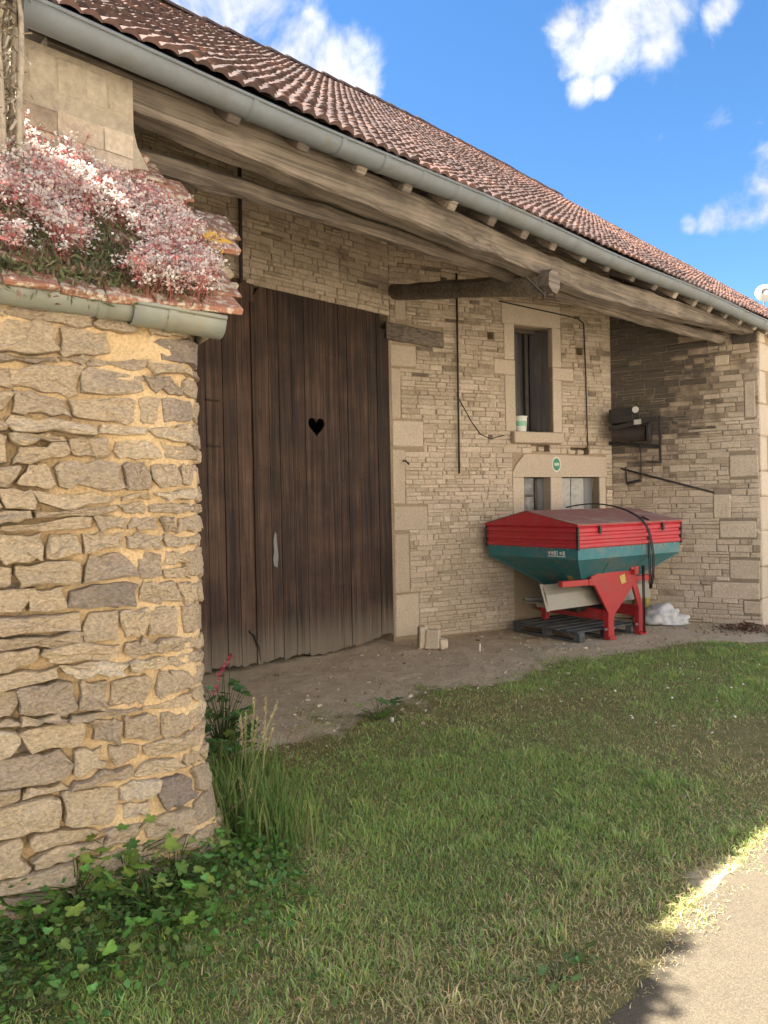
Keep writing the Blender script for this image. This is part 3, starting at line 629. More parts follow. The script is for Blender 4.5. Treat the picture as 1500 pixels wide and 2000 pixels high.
# cover strip, worn patch, iron pins
mb = MB(); chambox(mb, DW.pt(split - .03, 2.0, .028), DW.t, DW.o, UZ, .035, .012, 1.96, .004, .45); mb.build('cover_strip', M['door'], o_door)
mb = MB(); pts = [(3.02, 1.09), (3.06, 1.07), (3.075, 1.2), (3.06, 1.33), (3.055, 1.44), (3.035, 1.47), (3.015, 1.38), (3.02, 1.25), (3.005, 1.16)]; extrude_poly(mb, [DW.pt(x, z_, .006) for x, z_ in pts], -DW.o * .008, .95); o = mb.build('worn_patch', M['greywood'], o_door)
for zz in (2.86, 2.39):
    mb = MB(); bar(mb, DW.pt(3.98 - 1.8, zz, .05), DW.pt(4.14 - 1.8, zz, .05), .02, .014); mb.build('iron_strap', M['iron'], o_door)
mb = MB(); tube(mb, [DW.pt(4.45 - 1.8, .42, .03), DW.pt(4.52 - 1.8, .36, .035), DW.pt(4.57 - 1.8, .22, .035), DW.pt(4.585 - 1.8, .08, .03)], .012, 8); mb.build('iron_hook', M['iron'], o_door)
mb = MB(); chambox(mb, DW.pt((dr0 + dr1) / 2, 2.05, -.9), DW.t, DW.o, UZ, 2.2, .02, 2.1, .004); mb.build('dark_interior', M['dark'], barn)  # near-black sheet standing in for the unlit inside of the barn
# --- roof
roof = MB()
def deck(pa, pe, za, ze, th=.05):
    q = [W(U0 - .1, pa, za), W(U1, pa, za), W(U1, pe, ze), W(U0 - .1, pe, ze)]; r = [x - UZ * th for x in q]
    roof.add(q + r, [(0, 1, 2, 3), (7, 6, 5, 4), (0, 4, 5, 1), (1, 5, 6, 2), (2, 6, 7, 3), (3, 7, 4, 0)])
deck(PG + .09, RP_, zroof(PG + .09) - .02, ZR - .02); deck(RP_, 2 * RP_ - PG, ZR - .02, ZG - .02)
o_roof = roof.build('roof', M['darkwood'], barn); tag(o_roof, 'long slope of small weathered red-brown clay tiles')
SL = nz(N + UZ * MS); RN = nz(np.cross(D, SL)); RN = RN if RN[2] > 0 else -RN
TW, EX = .20, .15; Lr = math.hypot(RP_ - PG, ZR - ZG)
tiles = []
def sag(u, l): return -.05 * math.sin(max(0, min(1, (u - U0) / (U1 - U0))) * math.pi * 2.3) * (l / Lr) + .03 * (float(fbm(u * .5, l * .5, 2)) - .5)
rows = int(Lr / EX)
for r in range(rows):
    u = U0 - .12 + (TW / 2 if r % 2 else 0) + random.uniform(-.01, .01)
    while u < U1:
        l = r * EX + random.uniform(-.008, .008); c = W(u + TW / 2, PG + .03, ZG + .0) + SL * (l + .11) + RN * (.022 + sag(u, l))
        rec = 1 if u > 8.8 + random.uniform(-.5, .5) else 0
        tiles.append((c, random.gauss(0, .025), random.gauss(.07, .022), random.gauss(0, .03), min(1, max(0, random.gauss(.45 + .33 * rec, .24))))); u += TW
def tile_verts(c, rz, rx, ry, wv=TW, ln=.24, th=.014):
    """one double-roll clay tile: two rounded rolls with a channel between, lower edge open over the tile below"""
    t = nz(D + SL * rz + RN * ry); s = nz(SL - RN * rx * 1.6); nn = nz(np.cross(t, s)); hw = wv / 2 - .002; P = []
    prof = [(hw * k / 4, z_) for k, z_ in zip(range(-4, 5), (.0, .019, .026, .019, .0, .019, .026, .019, .0))]
    for (a, z_) in prof: P.append(c + t * a + s * (-ln / 2) + nn * (th + z_))
    for (a, z_) in prof: P.append(c + t * a + s * (-ln / 2 + .004) + nn * (z_ * .5))
    for (a, z_) in prof: P.append(c + t * a + s * (ln / 2) + nn * (th * .6 + z_ * .7))
    return P
TF = [(k, k + 1, 19 + k, 18 + k) for k in range(8)] + [(k, 9 + k, 10 + k, k + 1) for k in range(8)] + [(0, 18, 9), (8, 17, 26)]
sc = []
for i, (c, *_r) in enumerate(tiles):
    x, y = proj(c); sc.append((-1 if -20 < x < 1520 and -20 < y < 2000 else 0, np.dot(c - EYE, c - EYE), i))
sc.sort(); near = {q[2] for q in sc[:300]}; rest = MB()
for i, (c, a, b_, e, t) in enumerate(tiles):
    V = tile_verts(c, a, b_, e)
    if i in near: MB().add(V, TF, t).build('roof_tile', M['tile'], o_roof)
    else: rest.add(V, TF, t)
tag(rest.build('roof_tiles', M['tile'], o_roof), kind='stuff')
# back slope tiles: plain courses, out of sight
mb = MB()
for r in range(0, rows, 2):
    a = W(U0 - .1, 2 * RP_ - PG, ZG); SB = nz(-N + UZ * MS); nb = nz(np.cross(SB, D)); nb = nb if nb[2] > 0 else -nb; l = r * EX
    q0, q1 = a + SB * l + nb * .05, a + SB * (l + .27) + nb * .02; Lh = D * (U1 - U0 + .1); mb.add([q0, q0 + Lh, q1 + Lh, q1, q0 - nb * .03, q0 + Lh - nb * .03], [(0, 1, 2, 3), (0, 4, 5, 1)], .5)
mb.build('tile_courses', M['tile'], o_roof)
u = U0 - .12
while u < U1:                                                   # ridge tiles, each overlapping the next
    mb = MB(); V = []; rr = .105; z_ = ZR - .02 + sag(u, Lr) + random.uniform(-.008, .012)
    for k, (uu, r_) in enumerate(((u, rr), (u + .37, rr * .86))):
        for j in range(7):
            a = math.pi * j / 6; V.append(W(uu, RP_ + r_ * math.cos(a) * 1.15, z_ + r_ * math.sin(a) * .95))
    n = 7; V += [v - UZ * .02 for v in V[:7]]
    mb.add(V, [(j, j + 1, n + j + 1, n + j) for j in range(6)] + [(j, 14 + j, 15 + j, j + 1) for j in range(6)], random.uniform(.2, .7)); mb.build('ridge_tile', M['tile'], o_roof); u += .335
# rafters with tails showing under the gutter
u = 2.33
while u < U1 - .2:
    mb = MB(); a = W(u, PG + .10, zroof(PG + .10) - .165); e = W(u, RP_ - .05, ZR - .18); bar(mb, a, e, .085, .11, UZ, .008, random.random()); mb.build('rafter', M['beam'], barn); u += random.uniform(.40, .5)
# front beam, cambered and twisted, from pier to pier
tops = [(1.35, 4.07), (2.23, 4.05), (2.96, 4.05), (3.89, 4.01), (5.12, 3.965), (5.89, 3.95), (6.81, 3.945), (7.92, 3.965), (9.2, 4.0), (10.75, 4.06)]
bots = [(1.35, 3.89), (2.22, 3.845), (2.95, 3.80), (3.88, 3.775), (5.11, 3.76), (5.8, 3.74), (6.8, 3.715), (7.91, 3.77), (8.7, 3.815), (10.2, 3.93), (10.75, 3.96)]
uu = np.arange(1.38, 10.72, .16); tz = np.interp(uu, *zip(*tops)); bz = np.interp(uu, *zip(*bots))
mb = MB(); timber(mb, [W(u, PF + .09 + .02 * math.sin(u * 1.3), (a + b_) / 2) for u, a, b_ in zip(uu, tz, bz)], .17, list(tz - bz), N, UZ, .010, .018); tag(mb.build('beam', M['beam'], barn), 'long cambered oak beam spanning the recess')
# wall plate on the beam
mb = MB(); timber(mb, [W(u, PF + .12, zroof(PF + .12) - .155 - .06) for u in np.arange(1.3, U1 - .1, .4)], .14, .09, N, UZ, .006, .01); mb.build('wall_plate', M['darkwood'], barn)
mb = MB(); pole = [(1.85, 3.80), (2.83, 3.83), (3.74, 3.85), (5.27, 3.85), (6.41, 3.82), (7.6, 3.83), (8.74, 3.86), (10.62, 3.93)]
uu = np.arange(1.85, 10.62, .22); zz = np.interp(uu, *zip(*pole)); timber(mb, [W(u, 4.12, z_) for u, z_ in zip(uu, zz)], .12, .12, N, UZ, .012, .035); tag(mb.build('pole', M['beam'], barn), 'thin peeled pole behind the main beam')
# tie beam coming out of the wall, its brace and straps
mb = MB(); ta, tb = W(6.80, PD + .1, 4.53), W(5.68, 3.52, 3.66)
timber(mb, resample([W(6.80, PD + .1, 4.50), W(6.22, 5.2, 4.06), W(5.75, 4.1, 3.76), W(5.57, 3.6, 3.655)], .3), .17, .19, D, UZ, .012, .045, .6); mb.build('tie_beam', M['beam'], barn)
fpx = lambda x, y, p: ray(x, y) * (p / float(np.dot(ray(x, y), N))) + EYE
mb = MB(); bar(mb, fpx(1026, 540, 3.62), fpx(1062, 576, 3.62), .02, .012)
for x_ in (1062, 1084): tube(mb, [fpx(x_, 570, 3.62), fpx(x_ + 1, 584, 3.62)], .014, 8)
mb.build('iron_strap', M['iron'], barn)
# wood block carrying the pole end on the return wall
mb = MB(); r = RW.rect(1430, 640, 1478, 668); chambox(mb, RW.pt((r[0] + r[1]) / 2, (r[2] + r[3]) / 2, .02), RW.t, RW.o, UZ, (r[1] - r[0]) / 2, .06, (r[3] - r[2]) / 2, .01); mb.build('bearing_block', M['darkwood'], barn)
# gutter: half-round zinc with a rolled rim, joints and hooks
def gutter(path_u0, path_u1, fn, r, mat, parent, name='gutter', joints=(), nseg=10, axisn=None, thick=.004, step=.4):
    mb = MB(); ks = np.arange(path_u0, path_u1 + 1e-6, step); V = []; Fc = []; 
    for t_ in ks:
        c, out = fn(t_)
        for rr_ in (r, r - thick):
            for j in range(nseg + 1):
                a = math.pi * j / nseg; V.append(c + out * (rr_ * math.cos(a)) - UZ * (rr_ * math.sin(a)))
    m_ = (nseg + 1); k2 = 2 * m_
    for i in range(len(ks) - 1):
        for j in range(nseg):
            Fc.append((i * k2 + j, i * k2 + j + 1, (i + 1) * k2 + j + 1, (i + 1) * k2 + j)); Fc.append((i * k2 + m_ + j + 1, i * k2 + m_ + j, (i + 1) * k2 + m_ + j, (i + 1) * k2 + m_ + j + 1))
        for j in (0, nseg): Fc.append((i * k2 + j, (i + 1) * k2 + j, (i + 1) * k2 + m_ + j, i * k2 + m_ + j))
    for i in (0, len(ks) - 1):
        for j in range(nseg): Fc.append((i * k2 + j, i * k2 + j + 1, i * k2 + m_ + j + 1, i * k2 + m_ + j))
    mb.add(V, Fc); o = mb.build(name, M[mat], parent, smooth=True)
    rim = MB(); tube(rim, [fn(t_)[0] + fn(t_)[1] * r for t_ in ks], .011, 8); rim.build('rim', M[mat], o, smooth=True)
    for t_ in joints:
        jb = MB(); V = []
        for dt in (-.018, .018):
            c, out = fn(t_ + dt)
            for j in range(nseg + 1): a = math.pi * j / nseg; V.append(c + out * ((r + .004) * math.cos(a)) - UZ * ((r + .004) * math.sin(a)))
        jb.add(V, [(j, j + 1, m_ + j + 1, m_ + j) for j in range(nseg)] + [(j + 1, j, m_ + j, m_ + j + 1) for j in range(0)]); jb.build('joint', M[mat], o, smooth=True)
    return o
g_fn = lambda u: (W(u, PG + .083, ZG + .012 * math.sin(u * 1.7)), -N)
tag(gutter(U0 - .06, U1, g_fn, .083, 'zinc', barn, joints=[2.4, 3.05, 3.42, 3.78, 4.15, 4.62, 5.2, 5.75, 6.35, 7.0, 7.7, 8.5, 9.3, 10.2, 11.2, 12.2], step=.17), 'grey zinc gutter along the barn eaves')
mb = MB(); jj = W(U0 - .06, PG + .083, ZG); V = [jj] + [jj - N * (.083 * math.cos(math.pi * k / 10)) - UZ * (.083 * math.sin(math.pi * k / 10)) for k in range(11)]; mb.add(V, [(0, k, k + 1) for k in range(1, 11)]); mb.build('gutter_end', M['zinc'], barn)
# ------------------------------------------------------------------ low outbuilding on the left
low = empty('outbuilding', LOW.pt(.3, .2, 0), 'low fieldstone outbuilding with rounded corner, ochre mortar and overgrown tile roof', 'outbuilding')
def lp(s, z, off=0.0):
    """point on the outbuilding face; s beyond LEND runs round the corner"""
    bat = .16 * max(0, (.75 - z) / .75) ** 2; off = off + bat
    if s <= LEND: return LOW.pt(s, z, off)
    a = (s - LEND) / LRAD; a2 = min(a, math.pi / 2); c = LOW.pt(LEND, z, -LRAD)
    q = c + LOW.t * math.sin(a2) * (LRAD + off) + LOW.o * math.cos(a2) * (LRAD + off)
    if a > a2: q = q - LOW.o * (a - a2) * LRAD
    return q
SLX, SL0, SL1, ZL = -2.4, -.75, LEND + LRAD * math.pi / 2 + .5, 2.63
def lowmortar():
    ss = np.concatenate([np.arange(SLX, SL0, .1), np.arange(SL0, SL1, .022)]); zz = np.arange(0.0, ZL + .001, .022); V = []
    S_, Z_ = np.meshgrid(ss, zz, indexing='ij'); nz_ = fbm(S_ * 9, Z_ * 11, 4); 
    keep = np.clip((S_ - .12) / .3, 0, 1); keep = np.maximum(keep, np.clip((Z_ - 2.0) / .2, 0, 1))       # repointed on the right and along the top
    OF = -.055 + .052 * keep + (nz_ - .5) * (.03 + .03 * keep) + (fbm(S_ * 30, Z_ * 30, 2) - .5) * .008
    for i in range(len(ss)):
        for j in range(len(zz)): V.append(lp(ss[i], zz[j], OF[i, j]))
    a, b = S_.shape; k = np.arange(a * b).reshape(a, b); T = np.stack([k[:-1, :-1].ravel(), k[1:, :-1].ravel(), k[1:, 1:].ravel(), k[:-1, 1:].ravel()], 1)
    return np_mesh('wall', V, T, M['earth_mortar'], None, (.5 + .35 * (nz_.ravel() - .5)), low, 4, True)
o_lw = lowmortar(); tag(o_lw, 'rubble wall in thick ochre mortar')
def fieldstone(c4, pr, t):
    """rough flat-faced stone filling the quad c4 (four (s, z) corners, counter-clockwise)"""
    out = []; amp = random.uniform(.008, .02); cx_ = sum(q[0] for q in c4) / 4; cz_ = sum(q[1] for q in c4) / 4; hh = abs(c4[2][1] - c4[1][1]) + .02; cut = random.uniform(.05, .16)
    for k in range(4):
        (x0, y0), (x1, y1) = c4[k], c4[(k + 1) % 4]; m = 5 if k % 2 == 0 else 3
        for j in range(m):
            f = cut + (1 - 2 * cut) * j / (m - 1) if m > 1 else .5
            out.append((x0 + (x1 - x0) * f + random.gauss(0, amp * .5), y0 + (y1 - y0) * f + random.gauss(0, amp * .45)))
    n = len(out); V = []; tl, tz = random.uniform(-.5, .5) * pr, random.uniform(-.5, .35) * pr; w_ = max(.05, abs(c4[1][0] - c4[0][0]) / 2); hh = max(hh, .05)
    for sc_, of in ((1.02, -.05), (1.0, pr * .45), (.965, pr * .88), (.78, pr * 1.0), (.42, pr)):
        for (x, y) in out:
            dx, dy = x - cx_, y - cz_; kx = 1 - (1 - sc_) * min(1.0, .09 / w_) if sc_ > .5 else sc_
            V.append(lp(cx_ + dx * kx, cz_ + dy * sc_, of + (random.uniform(-.24, .24) * pr if .3 < sc_ < .99 else 0) + ((tl * dx / w_ + tz * dy / hh * 2) if of > 0 else 0)))
    V.append(lp(cx_, cz_, pr * random.uniform(.9, 1.15)))
    Fc = [(r * n + k, r * n + (k + 1) % n, (r + 1) * n + (k + 1) % n, (r + 1) * n + k) for r in range(4) for k in range(n)] + [(4 * n + k, 4 * n + (k + 1) % n, 5 * n) for k in range(n)]
    MB().add(V, Fc, t).build('stone', M['fieldstone'], o_lw, smooth=False)
def lowstones():
    rows = [0.0]
    while rows[-1] < ZL - .10: rows.append(rows[-1] + random.choice((random.uniform(.05, .08), random.uniform(.08, .135))))
    rows[-1] = ZL - .03; ph = [random.uniform(0, 6) for _ in rows]
    zc = lambda i, s: rows[i] + .016 * math.sin(s * 4.1 + ph[i]) + .010 * math.sin(s * 9.7 + 2 * ph[i]) - .05 * max(0, 1.3 - rows[i]) * (s + .1)
    for i in range(len(rows) - 1):
        s = SL0 + random.uniform(0, .15)
        while s < SL1 - .08:
            fr = min(1, max(0, (s - .1) / .3)); L_ = max(.085, random.uniform(.13, .36) * (1 - .25 * fr))
            if random.random() < .15: L_ = max(.07, L_ * .55)
            e = s + L_; g = .0055 + .0035 * fr; k0, k1 = random.gauss(0, .014), random.gauss(0, .014)
            q = [(s + g + k0, zc(i, s) + g), (e - g + k1, zc(i, e) + g), (e - g - k1, zc(i + 1, e) - g), (s + g - k0, zc(i + 1, s) - g)]
            t = min(1, max(0, random.gauss(.62 if fr < .5 else .46, .19))); pr = random.uniform(.014, .038) * (.6 if s > LEND else 1); h_ = q[3][1] - q[0][1]
            drop = random.random()
            if rows[i] > ZL - .32 and drop < .28: pass                            # buried under mortar along the top
            elif h_ > .105 and drop < .26:
                f = random.uniform(.4, .6); m0 = (q[0][0], q[0][1] + h_ * f); m1 = (q[1][0], q[1][1] + h_ * f + random.gauss(0, .008))
                fieldstone([q[0], q[1], (m1[0], m1[1] - g), (m0[0], m0[1] - g)], pr * .8, t); fieldstone([(m0[0], m0[1] + g), (m1[0], m1[1] + g), q[2], q[3]], pr, min(1, t + .12))
            else: fieldstone(q, pr, t)
            s = e
lowstones()
# roof of the outbuilding: plane from the gutter up to the barn, right corner clipped
ZE, MR, OE = 2.60, 1.09, .12
def rz_(off): return ZE + MR * (off + OE)                         # off measured INTO the building
def rp(s, off, lift=0.0): return LOW.pt(s, rz_(off) + lift, -off)
verge = lambda off: .92 + (1.19 - .92) * (off + .12) / .50 if off < .38 else 1.19 - (1.19 - .84) * (off - .38) / .42
mb = MB(); offs = np.linspace(-.10, .84, 12)
V = [rp(SLX, o_, -.05) for o_ in offs] + [rp(verge(o_) - .04, o_, -.05) for o_ in offs]
mb.add(V, [(k, k + 1, 13 + k, 12 + k) for k in range(11)]); o_lr = mb.build('roof', M['oldtile'], low); tag(o_lr, 'small steep roof of old lichened tiles')
# rubble filling under the verge
mb = MB(); pol = [lp(LEND + .10, ZL - .06, -.02)]
edge = [LOW.pt(verge(o_) - .07, rz_(o_) - .05, -o_) for o_ in np.linspace(-.06, .84, 8)]
base = [LOW.pt(min(verge(o_) - .07, LEND + LRAD * .95), ZL - .12, -o_) for o_ in np.linspace(-.06, .84, 8)]
mb.add(edge + base, [(k, k + 1, 9 + k, 8 + k) for k in range(7)], .5); mb.build('gable_fill', M['plaster'], low)
for k in range(26):                                              # loose stones and mortar along that end
    o_ = random.uniform(0, .7); e = verge(o_); zz = random.uniform(ZL - .05, rz_(o_) - .08); b = MB(); a = random.uniform(.03, .08)
    fr = (zz - ZL) / max(.05, rz_(o_) - ZL); chambox(b, LOW.pt(min(e - .08, LEND + .22 + .25 * fr), zz, -o_), nz(LOW.t + LOW.o * random.uniform(-.5, .5)), nz(LOW.o - LOW.t * random.uniform(-.3, .3)), UZ, a, a * .8, a * .45, .02, random.random(), .015); b.build('stone', M['fieldstone' if k % 3 else 'plaster'], low)
b = MB(); c = LOW.pt(.97, 2.80, -.18); chambox(b, c, LOW.t, LOW.o, nz(UZ + LOW.t * .2), .12, .10, .03, .012, .5, .012); b.build('stone', M['plaster'], low)
SLo = nz(-LOW.o + UZ * MR); RNo = nz(np.cross(LOW.t, SLo)); RNo = RNo if RNo[2] > 0 else -RNo
r = 0; ex = .145; Lh = .94 * math.hypot(1, MR)
while r * ex < Lh:
    s = SL0 + (.1 if r % 2 else 0); o_ = -.10 + (r * ex + .09) / math.hypot(1, MR)
    while s + .09 < verge(o_):
        w_ = random.uniform(.175, .205); c = rp(s + w_ / 2, o_, 0) + RNo * random.uniform(.0, .025)
        t = nz(LOW.t + SLo * random.gauss(0, .05) + RNo * random.gauss(0, .05)); sl = nz(SLo - RNo * random.gauss(.12, .05)); nn = np.cross(t, sl)
        nn = nn if nn[2] > 0 else -nn
        b = MB(); chambox(b, c, t, sl, nn, w_ / 2 - .002, .135, random.uniform(.012, .02), .007, random.random(), .006)
        if s > -.25: b.build('roof_tile', M['oldtile'], o_lr)
        s += w_
    r += 1
for k in range(5):                                               # mortar fillet against the barn
    s = .1 + .17 * k; b = MB(); chambox(b, rp(s, .80, .03), LOW.t, LOW.o, UZ, .10, .05, .03, .015, random.random(), .012); b.build('fillet_tile', M['oldtile'], o_lr)
lg = lambda s: (LOW.pt(s, ZE + .025 - .02 * max(0, s - .55), OE + .0), LOW.o)
o_lg = gutter(SLX, .60, lambda s: (LOW.pt(s, ZE + .03 - .02 * s, OE - .065), LOW.o), .072, 'oldzinc', low, joints=[-.4, .42], step=.1)
o_lg2 = gutter(.54, .94, lambda s: (LOW.pt(s, ZE + .015 - .05 * (s - .5), OE - .06), nz(LOW.o)), .080, 'oldzinc', low, joints=[.70], step=.1)
tag(o_lg, 'olive-grey zinc gutter of the low roof'); tag(o_lg2, 'dropped end length of the low gutter')
mb = MB(); c_, ou = LOW.pt(.94, ZE + .015 - .022, OE - .06), LOW.o; V = [c_] + [c_ + ou * (.08 * math.cos(math.pi * k / 10)) - UZ * (.08 * math.sin(math.pi * k / 10)) for k in range(11)]; mb.add(V, [(0, k, k + 1) for k in range(1, 11)]); mb.build('gutter_end', M['oldzinc'], low)
# body behind the face so that it is a solid little building
mb = MB(); q = [LOW.pt(SLX, -.1, -.06), LOW.pt(LEND, -.1, -.06), LOW.pt(LEND, -.1, -.8), LOW.pt(SLX, -.1, -.95)]; t_ = [x + UZ * (ZL - .02) for x in q]; mb.add(q + t_, [(4, 5, 6, 7), (0, 1, 5, 4), (1, 2, 6, 5), (2, 3, 7, 6), (3, 0, 4, 7)]); mb.build('core', M['plaster'], low)
# ------------------------------------------------------------------ sedum carpet on that roof
def inside(px, py, poly):
    c = np.zeros(px.shape, bool); n = len(poly)
    for i in range(n):
        (x1, y1), (x2, y2) = poly[i], poly[(i + 1) % n]
        hit = ((y1 > py) != (y2 > py)) & (px < (x2 - x1) * (py - y1) / ((y2 - y1) or 1e-9) + x1); c ^= hit
    return c
FLOWER = [(-900, 260), (0, 250), (60, 262), (110, 318), (180, 372), (250, 398), (330, 440), (375, 490), (412, 560), (405, 600), (330, 588), (285, 590), (255, 565), (300, 505), (235, 450), (130, 425), (60, 440), (0, 430), (-900, 420)]
GREEN = [(-900, 400), (0, 410), (130, 400), (240, 430), (330, 470), (400, 560), (390, 615), (260, 590), (0, 560), (-900, 540)]
def sedum():
    n = 32000; s = rng.uniform(SL0, 1.15, n); o_ = rng.uniform(-.14, .80, n); ok = s < np.array([verge(q) for q in o_]) + .02; s, o_ = s[ok], o_[ok]
    P = np.array([rp(a, b) for a, b in zip(s, o_)]); px = np.array([proj(p) for p in P]); jx, jy = px[:, 0] + rng.normal(0, 10, len(px)), px[:, 1] + rng.normal(0, 10, len(px))
    fl = (inside(jx, jy - 12, FLOWER) & (fbm(s * 6, o_ * 6, 3) > .30)) | (inside(jx, jy, GREEN) & (fbm(s * 9, o_ * 9, 3) > .60)); gr = inside(jx, jy, GREEN) | fl
    V, T, C = [], [], []
    def quad(c, a, b, col):
        k = len(V); V.extend([c - a, c + b, c + a, c - b]); T.append((k, k + 1, k + 2)); T.append((k, k + 2, k + 3)); C.extend([col] * 4)
    for i in np.where(gr)[0]:                                      # fleshy leaves and dry stems
        p = P[i]
        for _ in range(2):
            ax = nz(rng.normal(size=3) + UZ * .8) * rng.uniform(.012, .03); bx = nz(np.cross(ax, rng.normal(size=3))) * rng.uniform(.003, .007)
            c = p + UZ * rng.uniform(.0, .09) + rng.normal(0, .015, 3); k = rng.random()
            col = (.13, .16, .075) if k < .5 else ((.24, .15, .115) if k < .75 else (.24, .23, .13)); quad(c, ax, bx, tuple(np.array(col) * rng.uniform(.6, 1.4)))
    idx = np.where(fl)[0]; rng.shuffle(idx)
    for i in idx[:7500]:
        p = P[i]; h = rng.uniform(.07, .17); lean = np.array([rng.normal(0, .03), rng.normal(0, .03), 0]) + LOW.o * .03; top = p + UZ * h + lean
        sc = (.40, .15, .13); sd = nz(rng.normal(size=3)) * .0022; k = len(V); V.extend([p - sd, p + sd, top + sd, top - sd]); T.append((k, k + 1, k + 2)); T.append((k, k + 2, k + 3)); C.extend([sc] * 4)
        tone = rng.random(); base = np.array((.88, .79, .73)) if tone < .66 else (np.array((.80, .52, .48)) if tone < .88 else np.array((.66, .28, .26)))
        R = rng.uniform(.011, .022)
        for _ in range(11):
            c = top + np.array([rng.normal(0, R), rng.normal(0, R), rng.uniform(-.008, .008)]); nn = nz(UZ + rng.normal(0, .5, 3)); a = nz(np.cross(nn, rng.normal(size=3))) * rng.uniform(.005, .009); b = np.cross(nn, a); quad(c, a, b, tuple(np.clip(base * rng.uniform(.8, 1.2), 0, .9)))
    o = np_mesh('sedum', V, T, M['petal'], C); return tag(o, 'carpet of pale pink flowering stonecrop on the low tiled roof', 'stonecrop', kind='stuff')
sedum()
# lichen crust on the end tile
mb = MB()
for k in range(60):
    o_ = .33 + random.gauss(0, .035); s = verge(.36) - .12 + random.gauss(0, .04); c = rp(s, o_, .03 + random.uniform(0, .006)); disc(mb, c, RNo, random.uniform(.006, .016), .02, 7)
M['lichen'] = plain('orange_lichen', (.60, .36, .06), .95, 0, .35, 60); tag(mb.build('lichen', M['lichen'], o_lr), kind='stuff')
# ------------------------------------------------------------------ dry vine climbing at the barn's left corner
vine = empty('dry_vine', W(1.05, PF + .05, 0), 'bare grey-brown climbing vine with dry twigs at the left corner of the barn', 'vine')
mb = MB()
for k in range(34):
    u0 = 1.06 + random.uniform(-.13, .10); p0 = PF - .12 + random.uniform(-.08, .05); pts = []
    for j in range(24):
        z = j * .2; pts.append(W(u0 + .05 * math.sin(z * 1.7 + k) + random.gauss(0, .008), p0 + .03 * math.sin(z * 2.1 + 2 * k), z - .05))
    tube(mb, pts, [(.022 - .012 * j / 24) * random.uniform(.85, 1.15) for j in range(24)], 6)
mb.build('stem', M['vine'], vine, smooth=True)
V, T, C = [], [], []
for k in range(2600):
    z = random.uniform(2.8, 4.6); p = W(1.08 + random.gauss(0, .05), PF - .16 + random.gauss(0, .05), z); a = nz(np.array([random.gauss(0, 1), random.gauss(0, 1), random.gauss(0, 1.2)])) * random.uniform(.015, .06); b = nz(np.cross(a, (random.random(), random.random(), 1))) * random.uniform(.0015, .006)
    i = len(V); V += [p - b, p + b, p + a + b, p + a - b]; T += [(i, i + 1, i + 2), (i, i + 2, i + 3)]; c = random.choice(((.30, .25, .18), (.42, .37, .28), (.20, .17, .13), (.5, .47, .40))); C += [c] * 4
for k in range(9500):                                              # tangled head of twigs and dead leaves, added out of view to shade the verge
    p = W(random.uniform(-.55, .80), PF - .06 + random.gauss(0, .10), random.uniform(4.25, 4.72)); a = nz(np.array([random.gauss(0, 1), random.gauss(0, 1), random.gauss(0, 1)])) * random.uniform(.03, .08); b = nz(np.cross(a, (random.random(), random.random(), 1))) * random.uniform(.004, .022)
    i = len(V); V += [p - b, p + b, p + a + b, p + a - b]; T += [(i, i + 1, i + 2), (i, i + 2, i + 3)]; c = random.choice(((.30, .25, .18), (.38, .33, .24), (.14, .16, .07))); C += [c] * 4
tag(np_mesh('twigs', V, T, M['drystem'], C, parent=vine), kind='stuff')
mb = MB()
for k in range(10):                                                # canes arching left to carry that head
    u0 = 1.0 - .04 * k; tube(mb, [W(u0, PF - .1, 3.6), W(u0 - .12, PF - .1, 4.2), W(.85 - .085 * k, PF - .06, 4.5), W(.7 - .085 * k, PF - .06, 4.55)], [.014, .012, .009, .005], 6)
mb.build('cane', M['vine'], vine, smooth=True)
# ------------------------------------------------------------------ fertiliser spreader
TH = math.radians(34); SC_ = np.array([2.24, 8.6, 0.0]); EXv = np.array([math.cos(TH), math.sin(TH), 0]); EYv = np.array([-math.sin(TH), math.cos(TH), 0])
def L(x, y, z): return SC_ + EXv * x + EYv * y + UZ * z
def Lpx(px, py, y):
    r = ray(px, py); q = r * (np.dot(SC_ + EYv * y - EYE, EYv) / np.dot(r, EYv)) + EYE; return q
spr = empty('fertiliser_spreader', L(.9, .7, 0), 'fertiliser spreader with red lid, teal hopper and red hitch frame', 'spreader')
HW, HD = 1.94, 1.54
def ring(x0, x1, y0, y1, z): return [L(x0, y0, z), L(x1, y0, z), L(x1, y1, z), L(x0, y1, z)]
mb = MB(); R_ = [ring(.0, HW, 0, HD, 1.20), ring(0, HW, 0, HD, 1.055), ring(.012, HW - .012, .012, HD - .012, 1.045), ring(.62, 1.30, .48, 1.06, .62), ring(.66, 1.26, .52, 1.02, .52)]
mb.add(sum(R_, []), [(i * 4 + k, i * 4 + (k + 1) % 4, i * 4 + 4 + (k + 1) % 4, i * 4 + 4 + k) for i in range(4) for k in range(4)] + [(16, 17, 18, 19)])
o_h = mb.build('hopper', M['teal'], spr); tag(o_h, 'teal funnel-shaped hopper')
mb = MB(); prof = [(1.185, .0), (1.20, .018), (1.235, .018), (1.25, .0), (1.275, .0), (1.29, .018), (1.325, .018), (1.34, .0), (1.365, 0), (1.38, .018), (1.415, .018), (1.43, .005), (1.45, .03), (1.462, .03)]
rr = [ring(-e, HW + e, -e, HD + e, z) for z, e in prof]
mb.add(sum(rr, []), [(i * 4 + k, i * 4 + (k + 1) % 4, i * 4 + 4 + (k + 1) % 4, i * 4 + 4 + k) for i in range(len(rr) - 1) for k in range(4)])
e = .03; y_m = HD * .52; zr = 1.625
